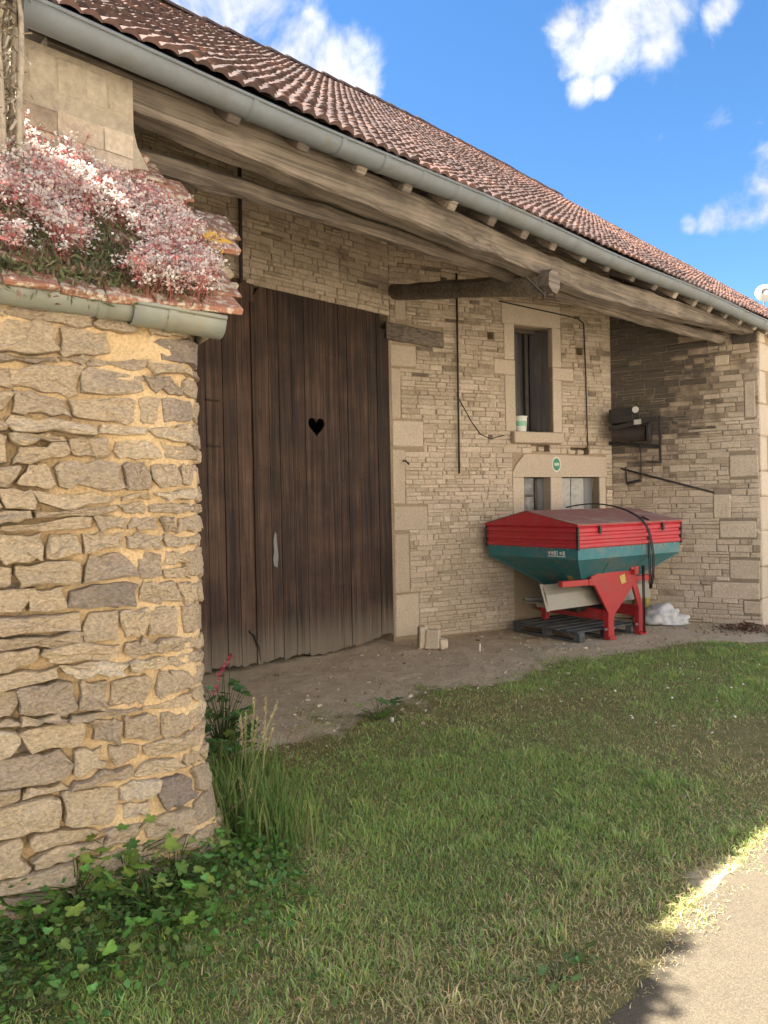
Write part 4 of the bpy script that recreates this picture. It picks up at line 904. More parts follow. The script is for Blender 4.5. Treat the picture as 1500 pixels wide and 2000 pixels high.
mb.add([L(-e, -e, 1.462), L(-e, HD + e, 1.462), L(-e, y_m, zr)], [(0, 1, 2)]); mb.add([L(HW + e, -e, 1.462), L(HW + e, HD + e, 1.462), L(HW + e, y_m, zr)], [(0, 2, 1)])
o_lid = mb.build('lid', M['redlid'], spr); tag(o_lid, 'red corrugated lid with a shallow ridge')
for ys, ye in ((-e - .01, y_m), (HD + e + .01, y_m)):
    mb = MB(); q = [L(-e - .012, ys, 1.466), L(HW + e + .012, ys, 1.466), L(HW + e + .012, ye, zr + .004), L(-e - .012, ye, zr + .004)]; mb.add(q + [x + UZ * .008 for x in q], [(0, 1, 2, 3), (4, 5, 6, 7), (0, 1, 5, 4), (1, 2, 6, 5), (2, 3, 7, 6), (3, 0, 4, 7)]); mb.build('lid_panel', M['dustlid'], o_lid)
for (x, y) in ((-.012, -.012), (HW + .012, -.012), (-.012, HD + .012), (HW + .012, HD + .012)):
    mb = MB(); bar(mb, L(x, y, 1.17), L(x, y, 1.44), .03, .03, EXv); mb.build('corner_strip', M['rubber'], o_lid)
# stickers: pale maker's lettering on the teal band, yellow warning labels
mb = MB(); x0_ = .22; yy = -.0
for k, (w_, h_) in enumerate(((.035, .05), (.03, .035), (.012, .06), (.03, .055), (.035, .04), (.03, .035))):
    a = .20 + k * .045; bar(mb, L(-.004, a + .035, 1.125), L(-.004, a + .035 - w_, 1.125), .003, h_, UZ, .001)
bar(mb, L(-.004, .19, 1.087), L(-.004, .47, 1.087), .003, .012, UZ, .001); mb.build('lettering', M['white'], o_h)
def on_left(y, t): # point on sloping left face of the hopper
    return L(.012 + (.62 - .012) * t, .012 + (.48 - .012) * t + y * ((1.06 - .48) * t + (HD - .024) * (1 - t)), 1.045 + (.62 - 1.045) * t)
mb = MB(); nl = nz(np.cross(on_left(1, .5) - on_left(0, .5), on_left(.5, 1) - on_left(.5, 0))); nl = nl if np.dot(nl, -EXv) > 0 else -nl
q = [on_left(.22, .52), on_left(.14, .52), on_left(.12, .75), on_left(.20, .75)]; mb.add([p + nl * .004 for p in q] + [p + nl * .001 for p in q], [(0, 1, 2, 3), (0, 4, 5, 1), (1, 5, 6, 2), (2, 6, 7, 3), (3, 7, 4, 0)]); mb.build('sticker', M['yellow'], o_h)
for k in range(9):                                                  # bolts along the rim, seams where the sheets are folded
    mb = MB(); disc(mb, L(.12 + k * .213, -.002, 1.165), EYv, .011, .012, 8); mb.build('bolt', M['steel'], o_h)
for k in range(6):
    mb = MB(); disc(mb, L(-.002, .15 + k * .25, 1.17), EXv, .011, .012, 8); mb.build('bolt', M['steel'], o_h)
for k in range(4):
    a_, b_ = R_[2][k], R_[3][k]; mb = MB(); bar(mb, a_, b_, .018, .014); mb.build('seam', M['teal'], o_h)
for f in (.3, .7):
    a_ = R_[2][0] * (1 - f) + R_[2][1] * f; b_ = R_[3][0] * (1 - f) + R_[3][1] * f; mb = MB(); bar(mb, a_, b_, .03, .012); mb.build('stiffener', M['teal'], o_h)
for x in (.35, 1.55):
    mb = MB(); chambox(mb, L(x, -.035, 1.40), EXv, EYv, UZ, .02, .012, .05, .004); mb.build('latch', M['rubber'], o_lid)
# hitch frame
fy = .28
mb = MB(); bar(mb, L(0.0, fy, .755), L(1.72, fy, .72), .07, .072)
o_f = mb.build('hitch_frame', M['red'], spr); tag(o_f, 'red three-point hitch frame')
mb = MB(); pl = [(.46, .785), (.66, .80), (1.13, .945), (1.24, .955), (1.33, .90), (1.36, .78), (1.28, .64), (1.02, .40), (.90, .29), (.80, .29), (.82, .38), (.62, .69), (.46, .715)]
extrude_poly(mb, [L(x, fy - .045, z) for x, z in pl], EYv * .022); mb.build('plate', M['red'], o_f)
for (x0_, z0_, x1_, z1_) in ((.60, .72, .84, .36), (1.30, .72, 1.45, .33), (.50, .77, 1.18, .93)):
    mb = MB(); bar(mb, L(x0_, fy - .03, z0_), L(x1_, fy - .03, z1_), .09, .035, EYv); mb.build('strut', M['red'], o_f)
mb = MB(); tube(mb, [L(1.22, fy - .1, .90), L(1.22, fy + .08, .90)], .045, 12); chambox(mb, L(1.29, fy - .06, .86), EXv, EYv, UZ, .04, .05, .07, .01); mb.build('top_link_bracket', M['red'], o_f)
for x in (.86, 1.46):
    mb = MB(); bar(mb, L(x, fy, .0), L(x, fy, .37), .11, .085, EYv, .008); chambox(mb, L(x, fy - .02, .02), EXv, EYv, UZ, .065, .05, .02, .006); mb.build('leg', M['red'], spr)
    mb = MB(); bar(mb, L(x, fy + .03, .30), L(x, 1.42, .30), .07, .14); mb.build('side_beam', M['red'], spr)
    mb = MB(); tube(mb, [L(x - .09, fy - .01, .13), L(x + .09, fy - .01, .13)], .016, 10); mb.build('link_pin', M['steel'], spr)
    mb = MB(); bar(mb, L(x, 1.36, .02), L(x, 1.36, .32), .08, .08, EYv); mb.build('leg', M['red'], spr)
mb = MB(); q = [on for on in ((1.02, .785), (1.12, .81), (1.15, .70), (1.06, .68))]; extrude_poly(mb, [L(x, fy - .05, z) for x, z in q], EYv * .003); mb.build('sticker', M['yellow'], o_f)
# stainless deflector, bent in two, and end flange
mb = MB(); pr_ = [(.46, .74), (.40, .62), (.36, .44)]; th = .006
V = []
for x in (-.12, 1.82):
    for (y, z) in pr_: V += [L(x, y, z), L(x, y + th, z + .003)]
mb.add(V, [(0, 2, 8, 6), (2, 4, 10, 8), (1, 7, 9, 3), (3, 9, 11, 5), (0, 6, 7, 1), (4, 5, 11, 10), (0, 1, 3, 2), (2, 3, 5, 4), (6, 8, 9, 7), (8, 10, 11, 9)]); mb.build('deflector', M['steel'], spr)
mb = MB(); bar(mb, L(-.13, .47, .75), L(-.13, .36, .43), .012, .05, EXv); mb.build('deflector_edge', M['steel'], spr)
for x in (.45, 1.45):
    mb = MB(); disc(mb, L(x, .95, .46), UZ, .30, .015, 28); disc(mb, L(x, .95, .50), UZ, .07, .08, 16, .05)
    for k in range(2): bar(mb, L(x, .95, .478) - EXv * .28 * math.cos(1 + k * 1.6) - EYv * .28 * math.sin(1 + k * 1.6), L(x, .95, .478) + EXv * .28 * math.cos(1 + k * 1.6) + EYv * .28 * math.sin(1 + k * 1.6), .01, .04)
    mb.build('spinner_disc', M['steel'], spr)
mb = MB(); chambox(mb, L(.95, .8, .42), EXv, EYv, UZ, .3, .2, .1, .03); tube(mb, [L(.95, .3, .42), L(.95, .7, .42)], .05, 12); mb.build('gearbox', M['soot'], spr)
mb = MB(); a = Lpx(1048, 1181, 1.0); b = Lpx(1080, 1187, .8); bar(mb, a, b, .02, .05); mb.build('guard_bar', M['steel'], spr)
mb = MB(); bar(mb, L(.80, 1.45, .30), L(1.52, 1.45, .30), .06, .1); mb.build('rear_beam', M['red'], spr)
# hydraulic hoses drooping over the lid to the ground
for k in range(2):
    d_ = .018 * k; P_ = [Lpx(1138, 1001, .82) + UZ * .02, Lpx(1152, 1001, .78) + UZ * .03, Lpx(1172, 1006, .55) + UZ * .03, Lpx(1195, 1018, .2) + UZ * .03, Lpx(1212, 1035, -.02), Lpx(1224, 1058, -.07), Lpx(1235, 1090, -.07), Lpx(1242, 1110, -.02), Lpx(1249, 1145, .1), Lpx(1255, 1172, .15), Lpx(1262, 1195, .16)]
    P_ = [L(x_ - .17 + d_ * 1.6, y_, z_) for x_, y_, z_ in ((.92, .86, 1.66), (1.02, .74, 1.69), (1.12, .5, 1.70), (1.21, .22, 1.64), (1.28, .0, 1.52), (1.32, -.1, 1.36), (1.35, -.13, 1.15), (1.38, -.12, .95), (1.41, -.08, .75), (1.46, .02, .5), (1.52, .12, .25), (1.58, .18, .03))]
    # smooth by Catmull-Rom
    Q = []
    for i in range(len(P_) - 1):
        p0, p1, p2, p3 = P_[max(i - 1, 0)], P_[i], P_[i + 1], P_[min(i + 2, len(P_) - 1)]
        for t in np.linspace(0, 1, 5)[:-1]: Q.append(.5 * ((2 * p1) + (-p0 + p2) * t + (2 * p0 - 5 * p1 + 4 * p2 - p3) * t ** 2 + (-p0 + 3 * p1 - 3 * p2 + p3) * t ** 3))
    for q_ in Q:
        yl = np.dot(q_ - SC_, EYv)
        if -.03 < yl < HD: q_[2] = max(q_[2], 1.475 + (zr - 1.46) * max(0, 1 - abs(yl - y_m) / y_m) + .018)
    mb = MB(); tube(mb, Q + [P_[-1]], .0075, 8); mb.build('hose', M['rubber'], spr, smooth=True)
# ------------------------------------------------------------------ pallet under it
pal = empty('pallet', L(.85, .8, 0), 'grey wooden pallet on the ground under the spreader', 'pallet')
for k in range(7):
    mb = MB(); y = .40 + k * .17; chambox(mb, L(.92, y, .125), EXv, EYv, UZ, .56, .055, .010, .003, random.random(), .003); mb.build('deck_board', M['pallet'], pal)
for x in (.42, .92, 1.42):
    mb = MB(); chambox(mb, L(x, .91, .105), EXv, EYv, UZ, .05, .58, .010, .003, random.random()); mb.build('stringer', M['pallet'], pal)
    for y in (.38, .91, 1.44):
        mb = MB(); chambox(mb, L(x, y, .058), EXv, EYv, UZ, .05, .05, .036, .004, random.random()); mb.build('block', M['pallet'], pal)
    mb = MB(); chambox(mb, L(x, .91, .012), EXv, EYv, UZ, .05, .58, .010, .003, random.random()); mb.build('bottom_board', M['pallet'], pal)
# ------------------------------------------------------------------ crumpled sack, can, blocks
def lump(name, c, rx, ry, rz, mat, label, cat, ang=0, seed=1, flat=.15):
    bm = bmesh.new(); bmesh.ops.create_icosphere(bm, subdivisions=4, radius=1.0); rr = random.Random(seed); k = [(np.array([rr.gauss(0, 1) for _ in range(3)]) * rr.uniform(1.5, 9), rr.uniform(0, 6), rr.uniform(.015, .06)) for _ in range(22)]
    for v in bm.verts:
        n = np.array(v.co); f = 1 + sum(a * math.sin(np.dot(w_, n) + ph) for w_, ph, a in k); f += -.07 * abs(math.sin(np.dot(k[0][0], n) * 2.3)) - .05 * abs(math.sin(np.dot(k[3][0], n) * 2.1)); q = n * f; x, y, z = q[0] * rx, q[1] * ry, max(q[2], -flat) * rz + flat * rz
        v.co = (c[0] + x * math.cos(ang) - y * math.sin(ang), c[1] + x * math.sin(ang) + y * math.cos(ang), c[2] + z)
    me = bpy.data.meshes.new(name); bm.to_mesh(me); bm.free(); me.materials.append(M[mat]); me.polygons.foreach_set('use_smooth', [True] * len(me.polygons)); o = bpy.data.objects.new(name, me); COL.objects.link(o); return tag(o, label, cat)
bgp = RW.pt(.70, 0, .27); lump('sack', (bgp[0], bgp[1], .0), .36, .19, .24, 'sack', 'crumpled white plastic sack lying against the return wall behind the spreader', 'sack', math.radians(-31), 5)
can = empty('jerrycan', RW.pt(.42, 0, .10), 'small yellow can behind the white sack at the foot of the wall', 'can')
mb = MB(); chambox(mb, RW.pt(.42, .19, .10), RW.t, RW.o, UZ, .10, .07, .17, .025); mb.build('body', M['olive'], can)
mb = MB(); tube(mb, [RW.pt(.38, .36, .10), RW.pt(.38, .40, .10)], .025, 12); mb.build('cap', M['soot'], can)
mb = MB(); bar(mb, RW.pt(.40, .39, .10), RW.pt(.50, .39, .10), .02, .02); mb.build('handle', M['olive'], can)
V, T, C = [], [], []
for k in range(900):                                              # heap of dead leaves by the right corner
    a, r = random.uniform(0, 6.28), abs(random.gauss(0, .22)); c = RW.pt(1.80, 0, .42) + np.array([r * 1.4 * math.cos(a), r * .8 * math.sin(a), 0]); c[2] = random.uniform(.0, max(.012, .10 - .2 * r)); e = nz((random.gauss(0, 1), random.gauss(0, 1), random.gauss(0, .4))) * random.uniform(.012, .03); b = nz(np.cross(e, (random.gauss(0, .4), random.gauss(0, .4), 1))) * random.uniform(.008, .018)
    i = len(V); V += [c - e, c + b, c + e, c - b]; T += [(i, i + 1, i + 2), (i, i + 2, i + 3)]; C += [tuple(np.array(random.choice(((.20, .10, .07), (.26, .16, .10), (.13, .075, .06), (.34, .27, .18)))) * random.uniform(.7, 1.2))] * 4
tag(np_mesh('leaf_heap', V, T, M['drystem'], C), 'low heap of reddish dead leaves by the right corner of the barn', 'leaf heap', kind='stuff')
blk = gnd(840, 1266)
for k, (dx, dy, w_, h_, rz) in enumerate(((-.09, .05, .05, .26, .2), (.04, .0, .085, .22, -.3), (.14, -.03, .06, .12, .6))):
    mb = MB(); c = blk + np.array([dx, dy, h_ / 2]); ax = np.array([math.cos(rz), math.sin(rz), 0]); ay = np.array([-math.sin(rz), math.cos(rz), 0]); chambox(mb, c, ax, ay, nz(UZ + ay * .1), w_, .06, h_ / 2, .012, .7, .012)
    tag(mb.build('loose_block', M['dressed']), ('tall narrow grey stone block leaning by the door jamb', 'broad pale stone block standing by the door jamb', 'small stone chunk lying beside the pale blocks near the door')[k], 'stone', 'loose stones by the door')
pg = gnd(937, 1272); mb = MB(); tube(mb, [pg, pg + UZ * .045, pg + UZ * .09 + np.array([.004, 0, 0])], [.011, .011, .009], 8); tag(mb.build('peg', M['white']), 'short white peg standing in the bare earth before the wall', 'peg')
# ------------------------------------------------------------------ things on the walls
bk = empty('bucket', WW.pt(*WW.px(1017, 842), .0), 'white plastic tub on the sill of the upper window', 'bucket')
c = WW.pt(win[0] + .125, win[2], -.06); mb = MB(); n = 24; V = []
for (z, r) in ((.004, .082), (.22, .098), (.222, .093), (.02, .078)): V += [c + np.array([r * math.cos(2 * math.pi * k / n), r * math.sin(2 * math.pi * k / n), z]) for k in range(n)]
mb.add(V, [(r * n + k, r * n + (k + 1) % n, (r + 1) * n + (k + 1) % n, (r + 1) * n + k) for r in range(3) for k in range(n)] + [tuple(range(3 * n, 4 * n)), tuple(reversed(range(n)))]); mb.build('body', M['white'], bk, smooth=False)
mb = MB(); tube(mb, [c + np.array([.102 * math.cos(a), .102 * math.sin(a), .215]) for a in np.linspace(0, 2 * math.pi, 25)], .006, 6); mb.build('rim', M['white'], bk, smooth=True)
mb = MB(); V = []
for z in (.08, .15): V += [c + np.array([(.0865 + z * .073) * math.cos(a), (.0865 + z * .073) * math.sin(a), z]) for a in np.linspace(math.radians(215), math.radians(320), 12)]
mb.add(V, [(k, k + 1, 13 + k, 12 + k) for k in range(11)]); mb.build('label', M['palegreen'], bk, smooth=True)
sg = empty('sign', WW.pt(*WW.px(1087, 907), .03), 'oval green and white plaque on the lintel of the low windows', 'sign')
s_, z_ = WW.px(1087, 907, .03)
def oval(rx, rz, off, mat, name, th=.006):
    mb = MB(); extrude_poly(mb, [WW.pt(s_ + rx * math.cos(a), z_ + rz * math.sin(a), off) for a in np.linspace(0, 2 * math.pi, 33)[:-1]], -WW.o * th); return mb.build(name, M[mat], sg)
oval(.078, .108, .029, 'white', 'backing'); oval(.060, .088, .033, 'green', 'face', .004)
mb = MB(); chambox(mb, WW.pt(s_, z_, .034), WW.t, WW.o, UZ, .045, .002, .024, .001); mb.build('band', M['palegreen'], sg)
for k in range(4):
    mb = MB(); chambox(mb, WW.pt(s_ - .03 + .02 * k, z_, .0365), WW.t, WW.o, UZ, .006, .001, .014 - .003 * (k % 2), .0005); mb.build('letter_mark', M['white'], sg)
# iron rods and cables
def rod(pts, r, name, label, mat='iron', cat='rod', n=8):
    mb = MB(); tube(mb, pts, r, n); return tag(mb.build(name, M[mat], smooth=True), label, cat)
q = WW.px(892, 556, .05), WW.px(897, 925, .05)
rod([WW.pt(q[0][0], q[0][1] + .15, .05), WW.pt(q[1][0], q[1][1], .05)], .013, 'iron_rod', 'long vertical iron rod hanging on the wall left of the windows')
cb = [WW.px(x, y, .02) for x, y in ((893, 772), (905, 795), (920, 822), (938, 848), (958, 857), (985, 850))]; rod([WW.pt(a, z, .02) for a, z in cb], .007, 'cable', 'thin black cable looping from the iron rod to the window sill', 'rubber', 'cable', 6)
cb = [WW.px(x, y, .03) for x, y in ((975, 588), (1020, 598), (1085, 612), (1128, 622), (1140, 632), (1143, 700), (1146, 800), (1148, 872), (1143, 876))]; rod([WW.pt(a, z, .03) for a, z in cb], .009, 'cable', 'dark cable running over the upper window and down its right side', 'rubber', 'cable', 6)
a = DW.px(469, 300, .06); b = DW.px(471, 552, .06); rod([DW.pt(a[0], a[1] + .6, .06), DW.pt(b[0], b[1], .06)], .02, 'iron_rod', 'dark vertical iron bar above the left leaf of the barn door')
a, b = RW.px(1212, 915, .08), RW.px(1395, 962, .05); rod([RW.pt(a[0], a[1], .08), RW.pt(b[0], b[1], .05)], .014, 'iron_rod', 'slanting iron rod on the return wall below the old winch', 'soot')
a, b = WW.px(788, 900, .03), WW.px(795, 896, .03); mb = MB(); tube(mb, [WW.pt(a[0], a[1], -.02), WW.pt(a[0], a[1], .08), WW.pt(b[0], a[1] - .05, .09)], .012, 8); tag(mb.build('iron_hook', M['iron'], smooth=True), 'iron hook set in the pale stones right of the barn door', 'hook')
# old winch bracketed to the return wall
wn = empty('old_winch', RW.pt(.5, 2.4, 0), 'sooty old winch with drum, wheel and bracket on the return wall', 'winch')
def rx(x, y, off): a, z = RW.px(x, y, off); return RW.pt(a, z, off)
mb = MB(); chambox(mb, (rx(1197, 800, .2) + rx(1238, 828, .2)) / 2, RW.t, RW.o, UZ, .17, .15, .10, .01); mb.build('housing', M['soot'], wn)
mb = MB(); bar(mb, rx(1190, 838, .3), rx(1284, 817, .3), .06, .06); mb.build('top_bar', M['soot'], wn)
mb = MB(); bar(mb, rx(1190, 866, .06), rx(1290, 872, .06), .06, .05); mb.build('lower_bar', M['soot'], wn)
mb = MB(); tube(mb, [rx(1198, 849, .22), rx(1262, 846, .22)], .11, 20); mb.build('drum', M['iron'], wn, smooth=False)
mb = MB(); disc(mb, rx(1268, 845, .22), RW.t, .15, .03, 24); mb.build('wheel', M['soot'], wn)
mb = MB(); bar(mb, rx(1288, 812, .12), rx(1290, 904, .12), .035, .03, RW.t); bar(mb, rx(1262, 902, .12), rx(1290, 903, .12), .03, .03); mb.build('bracket', M['soot'], wn)
mb = MB(); tube(mb, [rx(1250, 868, .15), rx(1252, 900, .15), rx(1252, 935, .12)], .008, 6); mb.build('chain', M['soot'], wn)
mb = MB(); disc(mb, rx(1241, 800, .37), RW.o, .045, .01, 20); mb.build('dial', M['white'], wn)
mb = MB(); chambox(mb, rx(1245, 824, .345), RW.t, RW.o, UZ, .05, .005, .035, .002); mb.build('tag', M['paper'], wn)
mb = MB(); bar(mb, rx(1222, 912, .10), rx(1224, 945, .10), .03, .02, RW.t); bar(mb, rx(1224, 944, .10), rx(1252, 938, .14), .05, .04); tag(mb.build('wall_bracket', M['soot']), 'small sooty iron bracket below the winch at the slanting rod', 'bracket')
# satellite dish behind the ridge at the right
ds = ray(1494, 572); dc = ds / np.dot(ds, N) * 9.2 + EYE; dish = empty('satellite_dish', (dc[0], dc[1], dc[2] - 1.2), 'pale round dish rising behind the far right end of the roof', 'dish')
face = nz(np.array([-.35, -1, .25])); s1 = nz(np.cross(face, UZ)); s2 = np.cross(s1, face); mb = MB(); V = [dc + face * .12]; Fc = []
for k, r in enumerate((.12, .24, .32)):
    V += [dc + face * (.12 - .12 * (r / .32) ** 2) + s1 * r * math.cos(a) + s2 * r * math.sin(a) for a in np.linspace(0, 2 * math.pi, 29)[:-1]]
n = 28; Fc = [(0, 1 + k, 1 + (k + 1) % n) for k in range(n)] + [(1 + r * n + k, 1 + r * n + (k + 1) % n, 1 + (r + 1) * n + (k + 1) % n, 1 + (r + 1) * n + k) for r in range(2) for k in range(n)]
mb.add(V, Fc); mb.build('bowl', M['dishgrey'], dish, smooth=True)
mb = MB(); tube(mb, [dc - face * .15, dc - face * .2 - UZ * .3, dc - face * .2 - UZ * 1.2], .025, 8); mb.build('mast', M['zinc'], dish)
# ------------------------------------------------------------------ vegetation on the ground
def blades(x, y, h, w, lean, cols, name, mat, label, cat):
    """grass blades as bent three-triangle strips"""
    n = len(x); z = gz(x, y) - .004; a = rng.uniform(0, 2 * np.pi, n); side = np.stack([np.cos(a), np.sin(a), np.zeros(n)], 1); b = rng.uniform(0, 2 * np.pi, n); ld = np.stack([np.cos(b), np.sin(b), np.zeros(n)], 1)
    base = np.stack([x, y, z], 1); upv = np.array([0, 0, 1.0]); hh = h[:, None]; ww = w[:, None] / 2; ll = lean[:, None]
    mid = base + upv * hh * .55 + ld * hh * ll * .35; tip = base + upv * hh * (1 - .35 * ll) + ld * hh * ll
    V = np.stack([base - side * ww, base + side * ww, mid + side * ww * .8, mid - side * ww * .8, tip], 1).reshape(-1, 3); i = np.arange(n) * 5
    T = np.concatenate([np.stack([i, i + 1, i + 2], 1), np.stack([i, i + 2, i + 3], 1), np.stack([i + 3, i + 2, i + 4], 1)])
    C = np.repeat(cols, 5, 0).reshape(n, 5, 3); C[:, :2] *= .75; C[:, 4] *= 1.1
    return tag(np_mesh(name, V, T, mat, C.reshape(-1, 3)), label, cat, kind='stuff')
def lawn():
    X, Y = [], []
    for u0, u1, p0, p1, dens in ((.2, 4.5, 1.0, 3.2, 13000), (1.4, 4.5, 3.2, 5.2, 9000), (4.5, 7.5, 1.0, 5.2, 6500), (7.5, 12.5, 1.0, 4.8, 4200)):
        n = int((u1 - u0) * (p1 - p0) * dens); u = rng.uniform(u0, u1, n); p = rng.uniform(p0, p1, n); X.append(u * D[0] + p * N[0]); Y.append(u * D[1] + p * N[1])
    x, y = np.concatenate(X), np.concatenate(Y)
    dm = dirt_mask(x, y); patch = fbm(x * 1.1 + 4, y * 1.1, 4); fine = fbm(x * 6, y * 6 + 3, 3)
    keep = rng.random(len(x)) < np.clip(1.05 - dm * 1.02, .03, 1) * np.clip(.30 + 2.0 * (patch - .26), .15, 1); 
    s = (x - LOW.O[0]) * LOW.t[0] + (y - LOW.O[1]) * LOW.t[1]; off = (x - LOW.O[0]) * LOW.o[0] + (y - LOW.O[1]) * LOW.o[1]
    keep &= ~((off < .05) & (s < LEND + LRAD)); u, p = up_of(x, y); keep &= p > 1.24
    x, y, dm, patch, fine, u, p = (q[keep] for q in (x, y, dm, patch, fine, u, p)); n = len(x)
    dist = np.sqrt(x ** 2 + y ** 2); h = rng.gamma(4, .0048, n) + .008; h *= np.where(patch > .55, 1.2, .85) * np.where(fine > .62, 1.55, .9) * np.where(dm > .3, .7, 1); w = rng.uniform(.0024, .0052, n) * (1 + dist * .09)
    near_edge = np.clip((2.3 - p) / .9, 0, 1); left = np.clip((3.2 - u) / 1.2, 0, 1) * .35
    dry = np.clip(.16 + 1.9 * (.47 - patch) + .5 * near_edge + left + .5 * dm, 0.04, .95); isd = rng.random(n) < dry
    g = np.stack([rng.uniform(.24, .34, n), rng.uniform(.36, .48, n), rng.uniform(.10, .155, n)], 1); g *= (.75 + .6 * fine)[:, None]
    st = np.stack([rng.uniform(.56, .74, n), rng.uniform(.48, .62, n), rng.uniform(.25, .35, n)], 1) * rng.uniform(.7, 1.05, n)[:, None]
    olive = np.stack([rng.uniform(.36, .46, n), rng.uniform(.38, .47, n), rng.uniform(.14, .20, n)], 1)
    cols = np.where(isd[:, None], st, np.where((rng.random(n) < .3)[:, None], olive, g))
    blades(x, y, h, w, rng.uniform(.2, 1.0, n) + isd * .35, cols, 'lawn_grass', M['grass'], 'short patchy lawn grass between the road and the barn', 'grass')
    print('blades', n)
lawn()
def straw():
    """dry litter lying flat on the bare earth and along the road edge"""
    n = 13000; u = rng.uniform(1.9, 11.5, n); p = rng.uniform(3.2, 6.6, n); n2 = 3800; u = np.concatenate([u, rng.uniform(1.2, 9, n2)]); p = np.concatenate([p, rng.uniform(1.5, 2.2, n2)]); x = u * D[0] + p * N[0]; y = u * D[1] + p * N[1]
    k = (dirt_mask(x, y) > .35) & ~((u < 2.2) & (p > 2.6)); x, y = x[k], y[k]; n = len(x); a = rng.uniform(0, np.pi, n); ln = rng.uniform(.008, .045, n); t = np.stack([np.cos(a), np.sin(a), rng.normal(0, .15, n)], 1) * ln[:, None]; s = np.stack([-np.sin(a), np.cos(a), 0 * a], 1) * rng.uniform(.001, .003, n)[:, None]
    c = np.stack([x, y, gz(x, y) + rng.uniform(.004, .014, n)], 1); V = np.stack([c - t - s, c - t + s, c + t + s, c + t - s], 1).reshape(-1, 3); i = np.arange(n) * 4; T = np.stack([i, i + 1, i + 2, i + 3], 1)
    C = np.repeat(np.stack([rng.uniform(.45, .6, n), rng.uniform(.36, .48, n), rng.uniform(.21, .29, n)], 1) * rng.uniform(.5, 1.1, n)[:, None], 4, 0)
    tag(np_mesh('straw_litter', V, T, M['drystem'], C, nside=4), 'dry straw and stalks scattered on the bare earth', 'straw', kind='stuff')
straw()
# small pebbles
mb = MB()
for k in range(900):
    u, p = (random.uniform(2.2, 10), random.uniform(4.4, 6.6)) if k % 3 else (random.uniform(2.4, 9), random.uniform(3.9, 5.2)); q = W(u, p, 0); q[2] = float(gz(q[0], q[1])) + .004; r = random.uniform(.004, .02) * (1.3 if k % 7 == 0 else .8); chambox(mb, q, nz((random.gauss(0, 1), random.gauss(0, 1), 0)), np.array([0, 1., 0]), UZ, r, r * .8, r * .5, r * .3, random.random(), r * .3)
tag(mb.build('pebbles', M['rubble']), 'small limestone pebbles scattered over the bare earth', 'pebbles', kind='stuff')
def leaf_mesh(name, lobes, R, cup=.25, tooth=.12, long=1.0, seed=0):
    """palmate or long leaf, stalk end at the origin, blade along +X"""
    rr = random.Random(seed); V = [(R * .12, 0, 0)]; n = lobes * 6; C = []
    for k in range(n + 1):
        a = math.radians(-150 + 300 * k / n); lob = abs(math.cos((k / n) * lobes * math.pi - lobes * math.pi / 2 + (math.pi / 2 if lobes % 2 == 0 else 0))); r = R * (.62 + .38 * lob) * (1 + rr.uniform(-tooth, tooth) * .6)
        x, y = r * math.cos(a) * long + R * .5, r * math.sin(a); V.append((x, y, cup * R * ((r / R) ** 2) * (.35 + .2 * math.sin(3 * a)) + rr.uniform(-.04, .04) * R))
    F_ = [(0, k, k + 1) for k in range(1, n + 1)]; me = bpy.data.meshes.new(name); me.from_pydata(V, [], F_); return me, V
def leafset(lobes, R, base, count=7, **kw):
    out = []
    for k in range(count):
        me, V = leaf_mesh('leaf', lobes, R * random.uniform(.8, 1.15), seed=k * 7 + lobes, **kw); c = np.ones((len(V), 4), np.float32); c[:, :3] = np.array(base) * random.uniform(.55, 1.4) * np.array((random.uniform(.8, 1.5), 1, random.uniform(.7, 1.3))); c[0, :3] *= 1.35; c[1::2, :3] *= .92
        a = me.attributes.new('Col', 'FLOAT_COLOR', 'POINT'); a.data.foreach_set('color', c.ravel()); me.materials.append(M['veg']); out.append(me)
    return out
def leafy(name, pos, label, cat, meshes, n, spread, hmin, hmax, group=None, stem=(.07, .10, .03), tilt=.6, flower=None):
    x, y = pos; g = float(gz(x, y)); root = empty(name, (x, y, g - .01), label, cat, group); sm = MB()
    for k in range(n):
        a = random.uniform(0, 2 * math.pi); r = spread * math.sqrt(random.random()); hx = random.uniform(hmin, hmax) * (1 - .35 * (r / spread) ** 2)
        end = np.array([x + r * math.cos(a), y + r * math.sin(a), max(g + hx, float(gz(x + r * math.cos(a), y + r * math.sin(a))) + .015)]); mid = np.array([x + .5 * r * math.cos(a), y + .5 * r * math.sin(a), g + hx * .7])
        tube(sm, [(x + random.gauss(0, .01), y + random.gauss(0, .01), g - .01), mid, end], [.003, .0025, .0015], 4, cap=False, col=stem)
        me = random.choice(meshes); o = bpy.data.objects.new('leaf', me); COL.objects.link(o); o.parent = root; o.matrix_parent_inverse = PINV[root.name]
        o.matrix_basis = Matrix.Translation(Vector(end)) @ Matrix.Rotation(a + random.gauss(0, .5), 4, 'Z') @ Matrix.Rotation(random.gauss(.15, tilt * .6), 4, 'Y') @ Matrix.Rotation(random.gauss(0, tilt * .5), 4, 'X') @ Matrix.Scale(random.uniform(.45, 1.3), 4)
    sm.build('stems', M['veg'], root, col=True)
    return root
